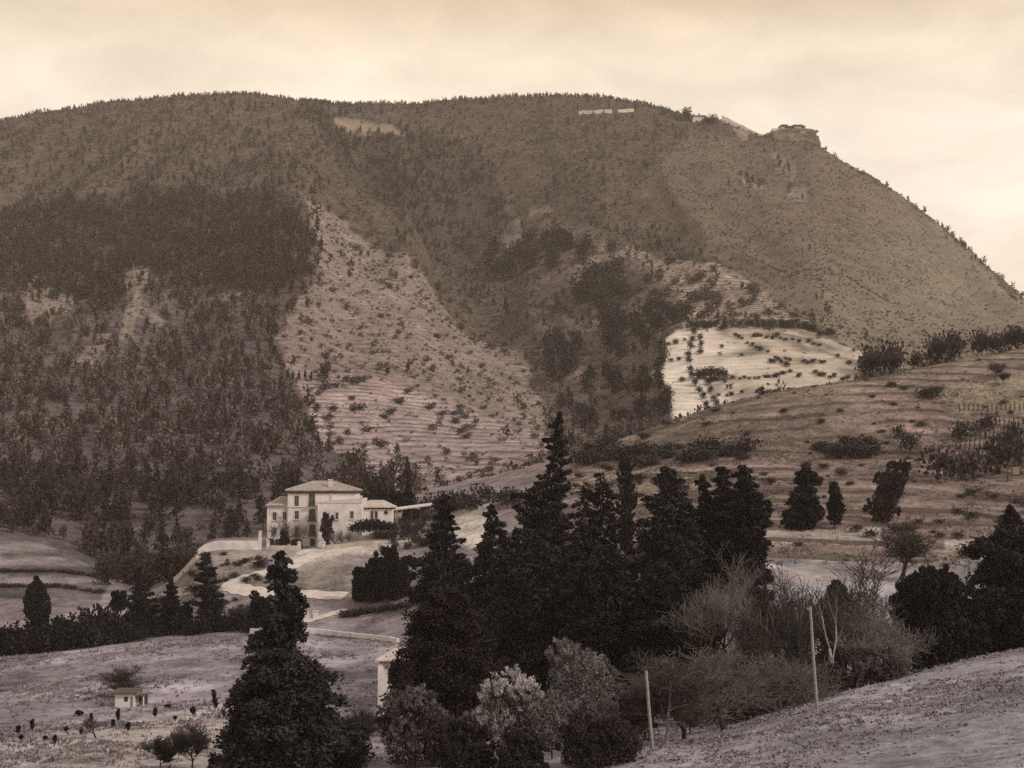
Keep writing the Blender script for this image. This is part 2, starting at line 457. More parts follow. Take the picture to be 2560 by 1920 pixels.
def material(name, colour, vary=.35, scale=.6, rough=.9, fine=None, rnd=0.0, spec=.15, bump=0.0):
    if name in MATS:
        return MATS[name]
    if any(w in name for w in ('forest', 'scrub', 'leafless', 'grass', 'shrub', 'needles')):
        colour = (colour[0] * 1.03, colour[1] * .96, colour[2] * 1.05)
    m = bpy.data.materials.new(name)
    m.use_nodes = True
    n, l = m.node_tree.nodes, m.node_tree.links
    b = n['Principled BSDF']
    b.inputs['Roughness'].default_value = rough
    b.inputs['Specular IOR Level'].default_value = spec
    tcn = n.new('ShaderNodeTexCoord')
    nz = n.new('ShaderNodeTexNoise')
    nz.inputs['Scale'].default_value = scale
    nz.inputs['Detail'].default_value = 5
    nz.inputs['Roughness'].default_value = .62
    l.new(tcn.outputs['Object'], nz.inputs['Vector'])
    mrn = n.new('ShaderNodeMapRange')
    mrn.inputs['From Min'].default_value = .3
    mrn.inputs['From Max'].default_value = .7
    mrn.inputs['To Min'].default_value = 1 - vary
    mrn.inputs['To Max'].default_value = 1 + vary
    l.new(nz.outputs['Fac'], mrn.inputs['Value'])
    fac = mrn.outputs[0]
    if rnd:
        oi = n.new('ShaderNodeObjectInfo')
        m2 = n.new('ShaderNodeMapRange')
        m2.inputs['To Min'].default_value = 1 - rnd
        m2.inputs['To Max'].default_value = 1 + rnd
        l.new(oi.outputs['Random'], m2.inputs['Value'])
        mu = n.new('ShaderNodeMath')
        mu.operation = 'MULTIPLY'
        l.new(fac, mu.inputs[0])
        l.new(m2.outputs[0], mu.inputs[1])
        fac = mu.outputs[0]
    vmn = n.new('ShaderNodeVectorMath')
    vmn.operation = 'SCALE'
    vmn.inputs[0].default_value = colour
    l.new(fac, vmn.inputs['Scale'])
    l.new(vmn.outputs[0], b.inputs['Base Color'])
    if bump:
        nb = n.new('ShaderNodeTexNoise')
        nb.inputs['Scale'].default_value = scale * 6
        nb.inputs['Detail'].default_value = 4
        l.new(tcn.outputs['Object'], nb.inputs['Vector'])
        bn = n.new('ShaderNodeBump')
        bn.inputs['Strength'].default_value = bump
        bn.inputs['Distance'].default_value = .1
        l.new(nb.outputs['Fac'], bn.inputs['Height'])
        l.new(bn.outputs[0], b.inputs['Normal'])
    MATS[name] = m
    return m


def attr_material(name):
    """ground: land cover from attributes, mottled by several sizes of noise, dry-stone lines along the contours"""
    m = bpy.data.materials.new(name)
    m.use_nodes = True
    n, l = m.node_tree.nodes, m.node_tree.links
    b = n['Principled BSDF']
    b.inputs['Roughness'].default_value = .95
    b.inputs['Specular IOR Level'].default_value = .05
    geo = n.new('ShaderNodeTexCoord')
    at = _n(n, 'ShaderNodeAttribute', attribute_name='cover')
    am = _n(n, 'ShaderNodeAttribute', attribute_name='mottle')
    a2 = _n(n, 'ShaderNodeAttribute', attribute_name='terrace')

    def noise(scale, detail=4, rough=.6):
        q = n.new('ShaderNodeTexNoise')
        q.inputs['Scale'].default_value = scale
        q.inputs['Detail'].default_value = detail
        q.inputs['Roughness'].default_value = rough
        l.new(geo.outputs['Object'], q.inputs['Vector'])
        return q.outputs['Fac']

    def math_(op, a, c):
        q = n.new('ShaderNodeMath')
        q.operation = op
        for i, s in enumerate((a, c)):
            if isinstance(s, (int, float)):
                q.inputs[i].default_value = s
            else:
                l.new(s, q.inputs[i])
        return q.outputs[0]

    def rng_(src, lo, hi, a, c):
        q = n.new('ShaderNodeMapRange')
        q.inputs['From Min'].default_value = lo
        q.inputs['From Max'].default_value = hi
        q.inputs['To Min'].default_value = a
        q.inputs['To Max'].default_value = c
        l.new(src, q.inputs['Value'])
        return q.outputs[0]

    f1 = rng_(noise(.16, 6, .72), .3, .7, -.55, .55)
    f2 = rng_(noise(.035, 4), .3, .7, -.30, .30)
    f3 = rng_(noise(1.1, 5, .75), .3, .7, -.42, .42)
    f4 = rng_(noise(4.5, 3, .7), .3, .7, -.28, .28)
    tot = math_('ADD', math_('ADD', f1, f2), math_('ADD', f3, f4))
    fac = math_('MAXIMUM', math_('ADD', 1.0, math_('MULTIPLY', tot, am.outputs['Fac'])), .25)
    sp = n.new('ShaderNodeSeparateXYZ')
    l.new(geo.outputs['Object'], sp.inputs[0])
    zz = math_('ADD', sp.outputs['Z'], math_('ADD', math_('MULTIPLY', noise(.008, 2), 16.0), math_('MULTIPLY', noise(.11, 3), 2.2)))
    fr_ = math_('FRACT', math_('MULTIPLY', zz, 1 / 2.7), 0)
    line = rng_(math_('ABSOLUTE', math_('SUBTRACT', fr_, .5), 0), .10, .22, 1, 0)
    brk = rng_(noise(.06, 4, .7), .38, .52, 0, 1)
    lite = math_('MULTIPLY', math_('MULTIPLY', rng_(fr_, .62, .78, 0, 1), rng_(noise(.045, 4, .7), .48, .60, 0, 1)), math_('MULTIPLY', a2.outputs['Fac'], .45))
    dark = math_('MULTIPLY', math_('MULTIPLY', line, brk), math_('MULTIPLY', a2.outputs['Fac'], .58))
    fac = math_('MULTIPLY', fac, math_('ADD', math_('SUBTRACT', 1.0, dark), lite))
    v = n.new('ShaderNodeVectorMath')
    v.operation = 'SCALE'
    l.new(at.outputs['Color'], v.inputs[0])
    l.new(fac, v.inputs['Scale'])
    l.new(v.outputs[0], b.inputs['Base Color'])
    bn = n.new('ShaderNodeBump')
    bn.inputs['Strength'].default_value = .6
    bn.inputs['Distance'].default_value = .5
    l.new(noise(.9, 6, .7), bn.inputs['Height'])
    l.new(bn.outputs[0], b.inputs['Normal'])
    return m


# ------------------------------------------------------------------ mesh helpers
def mesh(name, verts, faces, mat=None, smooth=False):
    me = bpy.data.meshes.new(name)
    verts = np.asarray(verts, np.float32).reshape(-1, 3)
    if isinstance(faces, np.ndarray):
        nf, k = faces.shape
        me.vertices.add(len(verts))
        me.vertices.foreach_set('co', verts.ravel())
        me.loops.add(nf * k)
        me.loops.foreach_set('vertex_index', faces.astype(np.int32).ravel())
        me.polygons.add(nf)
        me.polygons.foreach_set('loop_start', np.arange(0, nf * k, k, dtype=np.int32))
        me.update(calc_edges=True)
    else:
        me.from_pydata([tuple(map(float, v)) for v in verts], [], faces)
        me.update()
    if smooth:
        me.polygons.foreach_set('use_smooth', np.ones(len(me.polygons), bool))
    if mat:
        me.materials.append(mat)
    return me


def obj(name, me, parent=None, loc=None, label=None, cat=None, group=None, kind=None, rotz=0, scale=None):
    o = bpy.data.objects.new(name, me)
    COL.objects.link(o)
    if parent:
        o.parent = parent
    if loc is not None:
        o.location = loc
    if rotz:
        o.rotation_euler = (0, 0, rotz)
    if scale is not None:
        o.scale = scale if hasattr(scale, '__len__') else (scale,) * 3
    for k, v in (('label', label), ('category', cat), ('group', group), ('kind', kind)):
        if v:
            o[k] = v
    return o


def box(x0, x1, y0, y1, z0, z1):
    v = [(x0, y0, z0), (x1, y0, z0), (x1, y1, z0), (x0, y1, z0), (x0, y0, z1), (x1, y0, z1), (x1, y1, z1), (x0, y1, z1)]
    f = [(0, 3, 2, 1), (4, 5, 6, 7), (0, 1, 5, 4), (1, 2, 6, 5), (2, 3, 7, 6), (3, 0, 4, 7)]
    return v, f


def join(*parts):
    V, Fc, o = [], [], 0
    for v, f in parts:
        V += [tuple(p) for p in v]
        Fc += [tuple(i + o for i in q) for q in f]
        o += len(v)
    return V, Fc


def tubes(segs, sides=5):
    """segs: list of (p0, p1, r0, r1) -> verts, faces (n,4)"""
    s = np.array([(*a, *b, r, q) for a, b, r, q in segs], float)
    p0, p1, r0, r1 = s[:, :3], s[:, 3:6], s[:, 6], s[:, 7]
    d = p1 - p0
    d /= np.maximum(np.linalg.norm(d, axis=1, keepdims=True), 1e-6)
    ref = np.where(np.abs(d[:, 2:3]) > .9, np.array([[1., 0, 0]]), np.array([[0, 0, 1.]]))
    a = np.cross(d, ref)
    a /= np.linalg.norm(a, axis=1, keepdims=True)
    b = np.cross(d, a)
    n = len(s)
    ang = np.arange(sides) * 2 * np.pi / sides
    ring = a[:, None, :] * np.cos(ang)[None, :, None] + b[:, None, :] * np.sin(ang)[None, :, None]
    V = np.concatenate([p0[:, None, :] + ring * r0[:, None, None], p1[:, None, :] + ring * r1[:, None, None]], 1)
    k = np.arange(sides)
    f = np.stack([k, (k + 1) % sides, (k + 1) % sides + sides, k + sides], 1)
    Fc = (np.arange(n)[:, None, None] * 2 * sides + f[None]).reshape(-1, 4)
    return V.reshape(-1, 3), Fc


def rhombs(c, ax, L, W):
    n = len(c)
    ax = ax / np.maximum(np.linalg.norm(ax, axis=1, keepdims=True), 1e-6)
    r = rng.normal(size=(n, 3))
    b = np.cross(ax, r)
    b /= np.maximum(np.linalg.norm(b, axis=1, keepdims=True), 1e-6)
    L = np.broadcast_to(L, (n,))[:, None]
    W = np.broadcast_to(W, (n,))[:, None]
    V = np.stack([c - ax * L / 2, c + b * W / 2, c + ax * L / 2, c - b * W / 2], 1).reshape(-1, 3)
    return V, np.arange(n * 4).reshape(-1, 4)


def crown_points(zs, lf, rt, nb, leaves, style):
    """leaf positions and axes of a crown whose width to the left / right at heights zs is lf / rt"""
    zs, lf, rt = map(np.asarray, (zs, lf, rt))
    P, AX = [], []
    H = zs.max()
    ga = 2.39996
    lo = zs.min()
    wz = np.linspace(lo, H * .995, 200)
    wd = np.interp(wz, zs, lf) + np.interp(wz, zs, rt)
    cum = np.cumsum(.35 * wd.mean() + wd)
    cum /= cum[-1]
    hs = np.interp((np.arange(nb) + rng.random(nb)) / nb, cum, wz)
    slope, curve, thick = {'cedar': (-.05, -.10, .15), 'cypress': (.9, .2, .25), 'shrub': (.35, .0, .28), 'spruce': (-.22, .20, .12)}[style]
    up = {'cedar': .15, 'cypress': 1.4, 'shrub': .8, 'spruce': .1}[style]
    ref = max(.3, wd.max() / 3)
    lo_r, hi_r = {'cedar': (.66, .58), 'cypress': (.74, .42), 'shrub': (.60, .62), 'spruce': (.62, .62)}[style]
    lobe = .30 if style == 'cypress' else .15
    sd = rng.random() * 50
    for i, h in enumerate(hs):
        th = i * ga + rng.normal() * .35
        c, s = math.cos(th), math.sin(th)
        l_, r_ = np.interp(h, zs, lf), np.interp(h, zs, rt)
        w = (1 + c) / 2
        reach = max(.12, (l_ * (1 - w) + r_ * w) * (lo_r + hi_r * rng.random()))
        k = int(leaves * (.30 + .70 * min(1.7, reach / ref)))
        # three clumps along the branch, the outer one the densest
        ct = np.array([.40, .66, .88]) + rng.normal(size=3) * .06
        cl = rng.normal(size=3) * reach * np.array([.10, .20, .16])
        cz = rng.normal(size=3) * thick * (.2 + .25 * reach)
        cr = np.array([.15, .16, .12]) * reach + .09
        q = rng.choice(3, k, p=[.26, .36, .38])
        g = rng.normal(size=(k, 3)) * .62
        t = ct[q] * reach + g[:, 0] * cr[q]
        lateral = cl[q] + g[:, 1] * cr[q]
        tt = np.clip(t / reach, 0, 1.1)
        zz = slope * t + curve * tt * t + cz[q] + g[:, 2] * cr[q] * (thick * 4)
        x, y = c * t - s * lateral, s * t + c * lateral
        z = h + zz
        z = np.where(z > H, H - (z - H) * .6 - .05 * H * rng.random(k), z)
        rr = np.hypot(x, y) + 1e-6
        wx = (1 + x / rr) / 2
        lim = (np.interp(z, zs, lf) * (1 - wx) + np.interp(z, zs, rt) * wx) * (.86 + .40 * rng.random() + lobe * vnoise(np.arctan2(y, x) * 1.9 + 40, z / max(H, .5) * 7 + sd, 9)) + .10
        fx = np.minimum(1, lim / rr)
        x, y = x * fx, y * fx
        P.append(np.stack([x, y, z], 1))
        AX.append(np.stack([np.full(k, c), np.full(k, s), np.full(k, up)], 1) + rng.normal(size=(k, 3)) * .7)
    # foliage near the stem, so that no daylight shows through the heart of the tree
    NC = sum(len(q) for q in P)
    k = int(nb * leaves * .16)
    h = np.interp(rng.random(k), cum, wz)
    th = rng.random(k) * 2 * np.pi
    rr = np.sqrt(rng.random(k)) * .62
    w = (1 + np.cos(th)) / 2
    re = np.interp(h, zs, lf) * (1 - w) + np.interp(h, zs, rt) * w
    P.append(np.stack([np.cos(th) * rr * re, np.sin(th) * rr * re, h], 1))
    AX.append(rng.normal(size=(k, 3)) + np.array([0, 0, up * .5]))
    return np.concatenate(P), np.concatenate(AX), NC


def shrub_points(zs, lf, rt, nb, leaves, up=.8):
    """loose shrub: lobes, each of many small leaf clusters with air between them"""
    zs, lf, rt = map(np.asarray, (zs, lf, rt))
    H, lo = zs.max(), zs.min()
    tot = nb * leaves
    P, AX = [], []
    nl = 11 + nb // 9
    for i in range(nl):
        h = lo + (H - lo) * (.12 + .80 * rng.random() ** .8)
        th = i * 2.39996 + rng.normal() * .4
        w = (1 + math.cos(th)) / 2
        re = float(np.interp(h, zs, lf) * (1 - w) + np.interp(h, zs, rt) * w)
        wid = float(np.interp(h, zs, lf) + np.interp(h, zs, rt)) / 2
        rl = wid * (.26 + .22 * rng.random())
        off = max(0, re * (.75 + .35 * rng.random()) - rl * .8) * math.sqrt(.15 + .85 * rng.random())
        cx, cy = math.cos(th) * off, math.sin(th) * off
        ch = min(h, H - rl * .55)
        ns = 19
        g = rng.normal(size=(ns, 3))
        g[:, 2] = np.abs(g[:, 2]) * 1.1 - .35
        g /= np.linalg.norm(g, axis=1, keepdims=True)
        rad = rl * (.55 + .65 * rng.random(ns) ** .7)
        sc = g * rad[:, None] * np.array([1, 1, 1.0 + .25 * up]) + np.array([cx, cy, ch])
        k = max(20, int(tot / nl))
        q = rng.integers(0, ns, k)
        p = sc[q] + rng.normal(size=(k, 3)) * rl * .09
        P.append(p)
        AX.append(g[q] + np.array([0, 0, up]) + rng.normal(size=(k, 3)) * .5)
    NC = sum(len(q) for q in P)
    k = int(tot * .22)
    h = lo + (H - lo) * .82 * rng.random(k)
    th = rng.random(k) * 2 * np.pi
    w = (1 + np.cos(th)) / 2
    re = (np.interp(h, zs, lf) * (1 - w) + np.interp(h, zs, rt) * w) * np.sqrt(rng.random(k)) * .66
    P.append(np.stack([np.cos(th) * re, np.sin(th) * re, h], 1))
    AX.append(rng.normal(size=(k, 3)) + np.array([0, 0, up * .5]))
    P = np.concatenate(P)
    P[:, 2] = np.maximum(P[:, 2], .03)
    return P, np.concatenate(AX), NC


M_TRUNK = material('bark_dark', (.045, .036, .032), .4, 3)
M_TRUNKP = material('bark_pale', (.30, .26, .24), .4, 3)
M_TWIG = material('twig_brown', (.115, .092, .080), .35, 1.5)
M_TWIGD = material('twig_dark', (.050, .040, .036), .35, 1.5)
M_TWIGP = material('twig_pale', (.150, .126, .116), .35, 1.5)
M_CON = material('needles_dark', (.021, .0185, .019), .85, .32, rnd=.15)
M_CONL = material('needles_dark_grey', (.031, .028, .0295), .85, .38)
M_CONB = material('needles_brown', (.024, .017, .016), .5, .5, rnd=.15)
M_CON2 = material('needles_blackish', (.0175, .0155, .016), .85, .32, rnd=.2)
M_SHRUB = material('shrub_dark', (.040, .033, .031), .5, .8, rnd=.2)
M_SHRUBG = material('shrub_grey', (.125, .108, .098), .5, .9, rnd=.15)
M_BLOS = material('blossom_pale', (.37, .33, .32), .6, .9)
M_FOR = material('forest_leaves', (.054, .039, .032), .5, .25, rnd=.3)
M_FORD = material('forest_leaves_dark', (.032, .025, .021), .45, .2, rnd=.3)
M_LIGHTW = material('leafless_wood', (.100, .082, .070), .45, .15, rnd=.3)
M_SCRUB = material('scrub_leaves', (.064, .051, .039), .5, .15, rnd=.3)


def trunk_segs(H, r, lean=0, n=5):
    s = []
    for i in range(n):
        a, b = i / n, (i + 1) / n
        s.append(((lean * a * H, 0, H * a - .4 * (i == 0)), (lean * b * H, 0, H * b), r * (1 - a * .85), r * (1 - b * .85)))
    return s


def leafy(name, label, cat, u, d, outline, nb, leaves, style, leaf, mat, group=None, core=None, part_crown='crown', u0=None):
    """tree or shrub whose outline is given in the picture's columns at its own distance d"""
    if u0 is None:
        u0 = u
    x, y, z = spot(u0, d)
    k = (y * CP + z * SP) / F
    zs, lf, rt = [], [], []
    for v, ul, ur in outline:
        h = z_at(v, y) - z
        if h < .15 and zs:
            hp = zs[-1]
            if hp <= .3:
                continue
            t = (hp - .25) / max(hp - h, 1e-3)
            zs.append(.25)
            lf.append(lf[-1] + (max((u0 - ul) * k, .1) - lf[-1]) * t)
            rt.append(rt[-1] + (max((ur - u0) * k, .1) - rt[-1]) * t)
            break
        zs.append(h)
        lf.append((u0 - ul) * k)
        rt.append((ur - u0) * k)
    zs, lf, rt = (np.array(q[::-1]) for q in (zs, lf, rt))
    mid = (lf.copy() * 0 + (rt - lf) / 2)
    # branches start at the axis of the crown, which may lean
    fn = shrub_points if style in ('shrub', 'loose') else crown_points
    P, AX, NC = fn(zs, np.maximum(lf + mid, .1), np.maximum(rt - mid, .1), nb, leaves, style) if fn is crown_points else fn(zs, np.maximum(lf + mid, .1), np.maximum(rt - mid, .1), nb, int(leaves * 1.25), 1.6 if style == 'loose' else .8)
    leaf = leaf * .9
    P[:, 0] += np.interp(P[:, 2], zs, mid)
    P[:, 2] = np.maximum(P[:, 2], .05)
    H = zs.max()
    root = obj(name, None, None, (x, y, z), label, cat, group)
    V, Fc = rhombs(P, AX, leaf * (.7 + .8 * rng.random(len(P))), leaf * .55)
    if core is None:
        obj(part_crown, mesh(part_crown, V, Fc, mat), root)
    else:
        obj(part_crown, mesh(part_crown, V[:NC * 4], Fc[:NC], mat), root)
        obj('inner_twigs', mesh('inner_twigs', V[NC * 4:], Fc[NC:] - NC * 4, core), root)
    segs = trunk_segs(H * .85, max(.08, H * .017))
    for i in range(7):
        h = H * (.15 + .1 * i)
        th = i * 2.4
        q = .5 * float(np.interp(h, zs, lf))
        segs.append(((0, 0, h), (math.cos(th) * q, math.sin(th) * q, h + .25 * q), .05, .02))
    tv, tf = tubes(segs, 6)
    obj('trunk' if H > 3 else 'stem', mesh('trunk', tv, tf, M_TRUNK), root)
    return root


def bare_segs(H, spread=.55, levels=5, r=None, seed=0, upr=.5, kids=3, first=.28, bend=.27, twig=.015):
    rr = random.Random(seed)
    segs = [[] for _ in range(levels + 1)]
    r = r or H * .02

    def grow(p, d, L, rad, lev):
        n = 3
        q = p
        for i in range(n):
            d2 = (d + Vector((rr.gauss(0, bend), rr.gauss(0, bend), rr.gauss(0, bend) + upr * .06))).normalized()
            e = q + d2 * (L / n)
            ra, rb = rad * (1 - .3 * i / n), rad * (1 - .3 * (i + 1) / n)
            segs[lev].append((tuple(q), tuple(e), ra, rb))
            q, d = e, d2
            if lev < levels and i >= (1 if lev == 0 else 0):
                for _ in range(kids - 1 if i < n - 1 else kids):
                    th = rr.uniform(0, 2 * math.pi)
                    side = Vector((math.cos(th), math.sin(th), rr.uniform(-.2, .6)))
                    nd = (d * (1 - spread) + side * spread + Vector((0, 0, upr * .35))).normalized()
                    grow(q, nd, L * rr.uniform(.55, .85), rb * rr.uniform(.45, .65), lev + 1)
    grow(Vector((0, 0, -.2)), Vector((rr.gauss(0, .08), rr.gauss(0, .08), 1)).normalized(), H * first, r, 0)
    # scale to the wanted height
    top = max(max(s[1][2] for s in L) for L in segs if L)
    k = H / top
    return [[(tuple(c * k for c in a), tuple(c * k for c in b), max(ra, twig * 1.25), max(rb, twig)) for a, b, ra, rb in L] for L in segs]


BARE_CACHE = {}


def bare(name, label, cat, u, d, vtop, group=None, mat=None, tmat=None, seed=1, sx=1.0, lean=0.0, **kw):
    x, y, z = spot(u, d)
    H = max(.6, z_at(vtop, d) - z)
    key = (seed, tuple(sorted(kw.items())), mat.name if mat else '', tmat.name if tmat else '', round(H, 0) if 'r' not in kw else H)
    if key not in BARE_CACHE:
        L = bare_segs(H, seed=seed, **kw)
        big = L[0] + L[1]
        v1, f1 = tubes(big, 6)
        sm = [s for q in L[2:] for s in q]
        v2, f2 = tubes(sm, 3)
        BARE_CACHE[key] = (mesh('trunk', v1, f1, tmat or M_TRUNK), mesh('branches', v2, f2, mat or M_TWIG), H)
    t, b, H0 = BARE_CACHE[key]
    root = obj(name, None, None, (x, y, z), label, cat, group, rotz=0)
    root.rotation_euler = (0, lean, 0)
    s = H / H0
    root.scale = (s * sx, s * sx, s)
    obj('trunk', t, root)
    obj('branches', b, root)
    return root


def blob_template(n, h, r, size, squash=.75, cone=0.0, seed=0, trunk=True):
    """little tree or bush: leaf clumps through a lumpy crown"""
    g = np.random.default_rng(seed)
    nl = 6
    cen = np.clip(g.normal(size=(nl, 3)), -1.2, 1.2) * np.array([.30, .30, .24])
    t = g.integers(0, nl, n)
    p = cen[t] + np.clip(g.normal(size=(n, 3)), -1.8, 1.8) * .35
    m0 = g.random(n) < .28
    p[m0] = g.normal(size=(int(m0.sum()), 3)) * .26
    zz = (p[:, 2] * .62 + .55)
    zz = np.clip(zz, .05, 1.05)
    w = 1 - cone * np.clip(zz, 0, 1)
    P = np.stack([p[:, 0] * r * w * 1.25, p[:, 1] * r * w * 1.25, zz * h], 1)
    ax = P - np.array([0, 0, h * .4]) + g.normal(size=(n, 3)) * r * .8
    V, Fc = rhombs(P, ax, size * (.7 + .7 * g.random(n)), size * .75)
    if trunk:
        tv, tf = tubes([((0, 0, -.5), (0, 0, h * .6), h * .03, h * .02)], 4)
        Fc = np.concatenate([Fc, tf + len(V)])
        V = np.concatenate([V, tv])
    return V.astype(np.float32), Fc


def merge(templates, pts, scl, rot):
    """one mesh from many small copies: pts (n,3), scl (n,3), rot (n,)"""
    VV, FF, o = [], [], 0
    pick = rng.integers(0, len(templates), len(pts))
    for k, (V, Fc) in enumerate(templates):
        m = pick == k
        if not m.any():
            continue
        p, s, r = pts[m], scl[m], rot[m]
        c, sn = np.cos(r)[:, None], np.sin(r)[:, None]
        vx = V[None, :, 0] * s[:, :1]
        vy = V[None, :, 1] * s[:, 1:2]
        vz = V[None, :, 2] * s[:, 2:3]
        X = vx * c - vy * sn + p[:, :1]
        Y = vx * sn + vy * c + p[:, 1:2]
        Z = vz + p[:, 2:3]
        W = np.stack([X, Y, Z], 2)
        n, kv = W.shape[:2]
        FF.append((Fc[None] + (np.arange(n) * kv)[:, None, None] + o).reshape(-1, 4))
        VV.append(W.reshape(-1, 3))
        o += n * kv
    return np.concatenate(VV), np.concatenate(FF)


# ------------------------------------------------------------------ the ground as one sheet
verts = np.stack([GX, GY, ZT], 2).reshape(-1, 3)
ii = np.arange((ND - 1) * NA).reshape(ND - 1, NA)[:, :-1].ravel()
faces = np.stack([ii, ii + 1, ii + NA + 1, ii + NA], 1)
me = mesh('ground', verts, faces, attr_material('hillside_ground'), True)
ca = me.attributes.new('cover', 'FLOAT_COLOR', 'POINT')
ca.data.foreach_set('color', np.concatenate([cov.reshape(-1, 3), np.ones((NA * ND, 1))], 1).astype(np.float32).ravel())
for nm, T in (('mottle', mot), ('terrace', ter)):
    a = me.attributes.new(nm, 'FLOAT', 'POINT')
    a.data.foreach_set('value', T.astype(np.float32).ravel())
obj('ground', me, label='hilly ground from the meadow to the mountain ridge', kind='structure')
# ------------------------------------------------------------------ woods on the slopes
def scatter(n, dlo, dhi, alo=-.47, ahi=.47):
    d = np.sqrt(dlo**2 + rng.random(n) * (dhi**2 - dlo**2))
    a = alo + rng.random(n) * (ahi - alo)
    return a * d, d


TPL_TREE = [blob_template(44, 7.5, 2.6, 1.7, cone=c, seed=i) for i, c in enumerate((.0, .25, .75, .85, .1, .6))]
TPL_BUSH = [blob_template(20, 2.4, 1.7, 1.3, seed=20 + i, trunk=False) for i in range(4)]
#        0    1    2    3    4    5    6    7    8    9   10 11 12  13  14  15
DT = [.0036, .0, .0060, .0140, .0003, .0006, .00005, .0230, .0240, .0024, 0, 0, .005, 0, 0, 0]         # trees per square metre of plan
DB = [.0380, .075, .0280, .0140, .0240, .0200, .0080, .004, .0100, .022, .0016, .001, .022, 0, 0, 0]   # bushes
DT, DB = np.array(DT), np.array(DB)
N = 300000
x, y = scatter(N, 430, 1830)
area = .94 * (1830**2 - 430**2) / 2
den = N / area
s_ = sample(ST, x, y)
z = sample(ZT, x, y)
u, v = project(x, y, z)
zi = zones(u + rng.normal(size=N) * 8, v + rng.normal(size=N) * 6, s_)
zi0 = zones(u, v, s_)
zi = np.where((zi0 == 10) | (zi0 >= 11), zi0, np.where(zi == 10, zi0, zi))
clump = np.clip(.25 + 1.5 * (fbm(x, y, 45, 3, 201) * .5 + .5), .1, 1.8)
ok = (s_ > 8.25) & (s_ < 15.45) & (u > -160) & (u < 1190)
r_ = rng.random(N) * den
skyline = (s_ > 14.75) & (u > 300) & (u < 690)          # close-set trees on the ridge
skyl2 = (s_ > 14.6) & (u <= 300)
dt = DT[zi] * clump
dt = np.where(skyline, .024, np.where(skyl2, .010, dt))
dt = np.where(inside(u, v, [(705, 110), (820, 118), (824, 150), (705, 135)]), 0, dt)
flankw = np.where(zi == 1, np.clip(1.2 - (u - 700) / 330, .25, 1), 1)
db = DB[zi] * clump * flankw
isT = ok & (r_ < dt)
isB = ok & ~isT & (r_ < dt + db)
pts = np.stack([x, y, z], 1)
# the nearest trees of the wooded slope stand one by one, the rest is one mass
dens = isT & ((zi == 8) | (zi == 7)) & (u > -5) & (u < 420)
idx = np.nonzero(dens)[0]
idx = idx[np.argsort(y[idx])][:285]
single = np.zeros(N, bool)
single[idx] = True
TM = [mesh('wood_tree', *blob_template(150, 7.5, 2.7, 1.15, cone=c, seed=40 + i), M_FORD if i % 2 else M_FOR) for i, c in enumerate((.05, .8, .3, .85, .15, .6))]
for q in idx:
    cs = .55 + .85 * rng.random()
    obj('wood_tree', TM[rng.integers(0, 6)], None, pts[q], 'small dark tree in the thick wood on the lower slope left of the villa', 'tree',
        'trees of the wood on the lower left slope', rotz=rng.random() * 6.28, scale=(cs, cs, cs * (.85 + .4 * rng.random())))
m = isT & ~single
lt = rng.random(N) < np.where(zi == 8, .42, np.where((zi == 0) | (zi == 2), .4, np.where(zi == 3, .15, np.where(zi == 7, .05, .2))))
hz = np.where(zi == 7, 1.05, np.where(zi == 3, .95, .85))
for nm, mm, mt, lab in (('pine_forest', m & ~lt & ((zi == 7) | (zi == 3) | (zi == 9)), M_FORD, 'dark belt of pine forest across the mountainside'),
                        ('leafless_wood', m & lt, M_LIGHTW, 'paler leafless wood mixed into the slopes'), ('hillside_forest', m & ~lt & ~((zi == 7) | (zi == 3) | (zi == 9)), M_FOR, 'mixed brown woodland over the slopes and the ridge')):
    k = int(mm.sum())
    sc = (np.where(skyline | skyl2, .62, 1.0)[mm] * hz[mm] * (.7 + .6 * rng.random(k)))[:, None] * np.stack([np.ones(k), np.ones(k), .85 + .4 * rng.random(k)], 1)
    V, Fc = merge(TPL_TREE, pts[mm], sc, rng.random(k) * 6.28)
    obj(nm, mesh(nm, V, Fc, mt), label=lab, kind='stuff')
k = int(isB.sum())
sc = ((.30 + .80 * rng.random(k) ** 3) * np.where(zi[isB] == 1, .66, 1))[:, None] * np.ones((1, 3))
V, Fc = merge(TPL_BUSH, pts[isB], sc, rng.random(k) * 6.28)
obj('scrub', mesh('scrub', V, Fc, M_SCRUB), label='low brown scrub covering the mountain', kind='stuff')

# dark trees along the ravine and by the pale field, single trees on the terraces
TR = [mesh('ravine_tree', *blob_template(330, 9, 3.6, 1.1, cone=c, seed=70 + i), M_FORD) for i, c in enumerate((.1, .0, .3, .15))]
TRC = [mesh('ravine_conifer', *blob_template(260, 9, 2.2, .9, cone=.9, seed=80 + i), M_FORD) for i in range(3)]

TS = [mesh('slope_bush', *blob_template(120, 9, 3.9, 1.9, squash=.5, seed=90 + i, trunk=False), M_LIGHTW) for i in range(4)]


def d_for(u, v, lo, hi):
    """distance at which the ground seen in column u lies at picture height v"""
    dd = np.linspace(lo, hi, 260)
    x = np.array([x_at(u, d, z_at(v, d)) for d in dd])
    zz = sample(ZT, x, dd)
    err = zz - np.array([z_at(v, d) for d in dd])
    i = np.nonzero((err[:-1] <= 0) & (err[1:] > 0))[0]
    if len(i):
        return float(dd[i[0]])
    return float(dd[np.argmin(np.abs(err))])


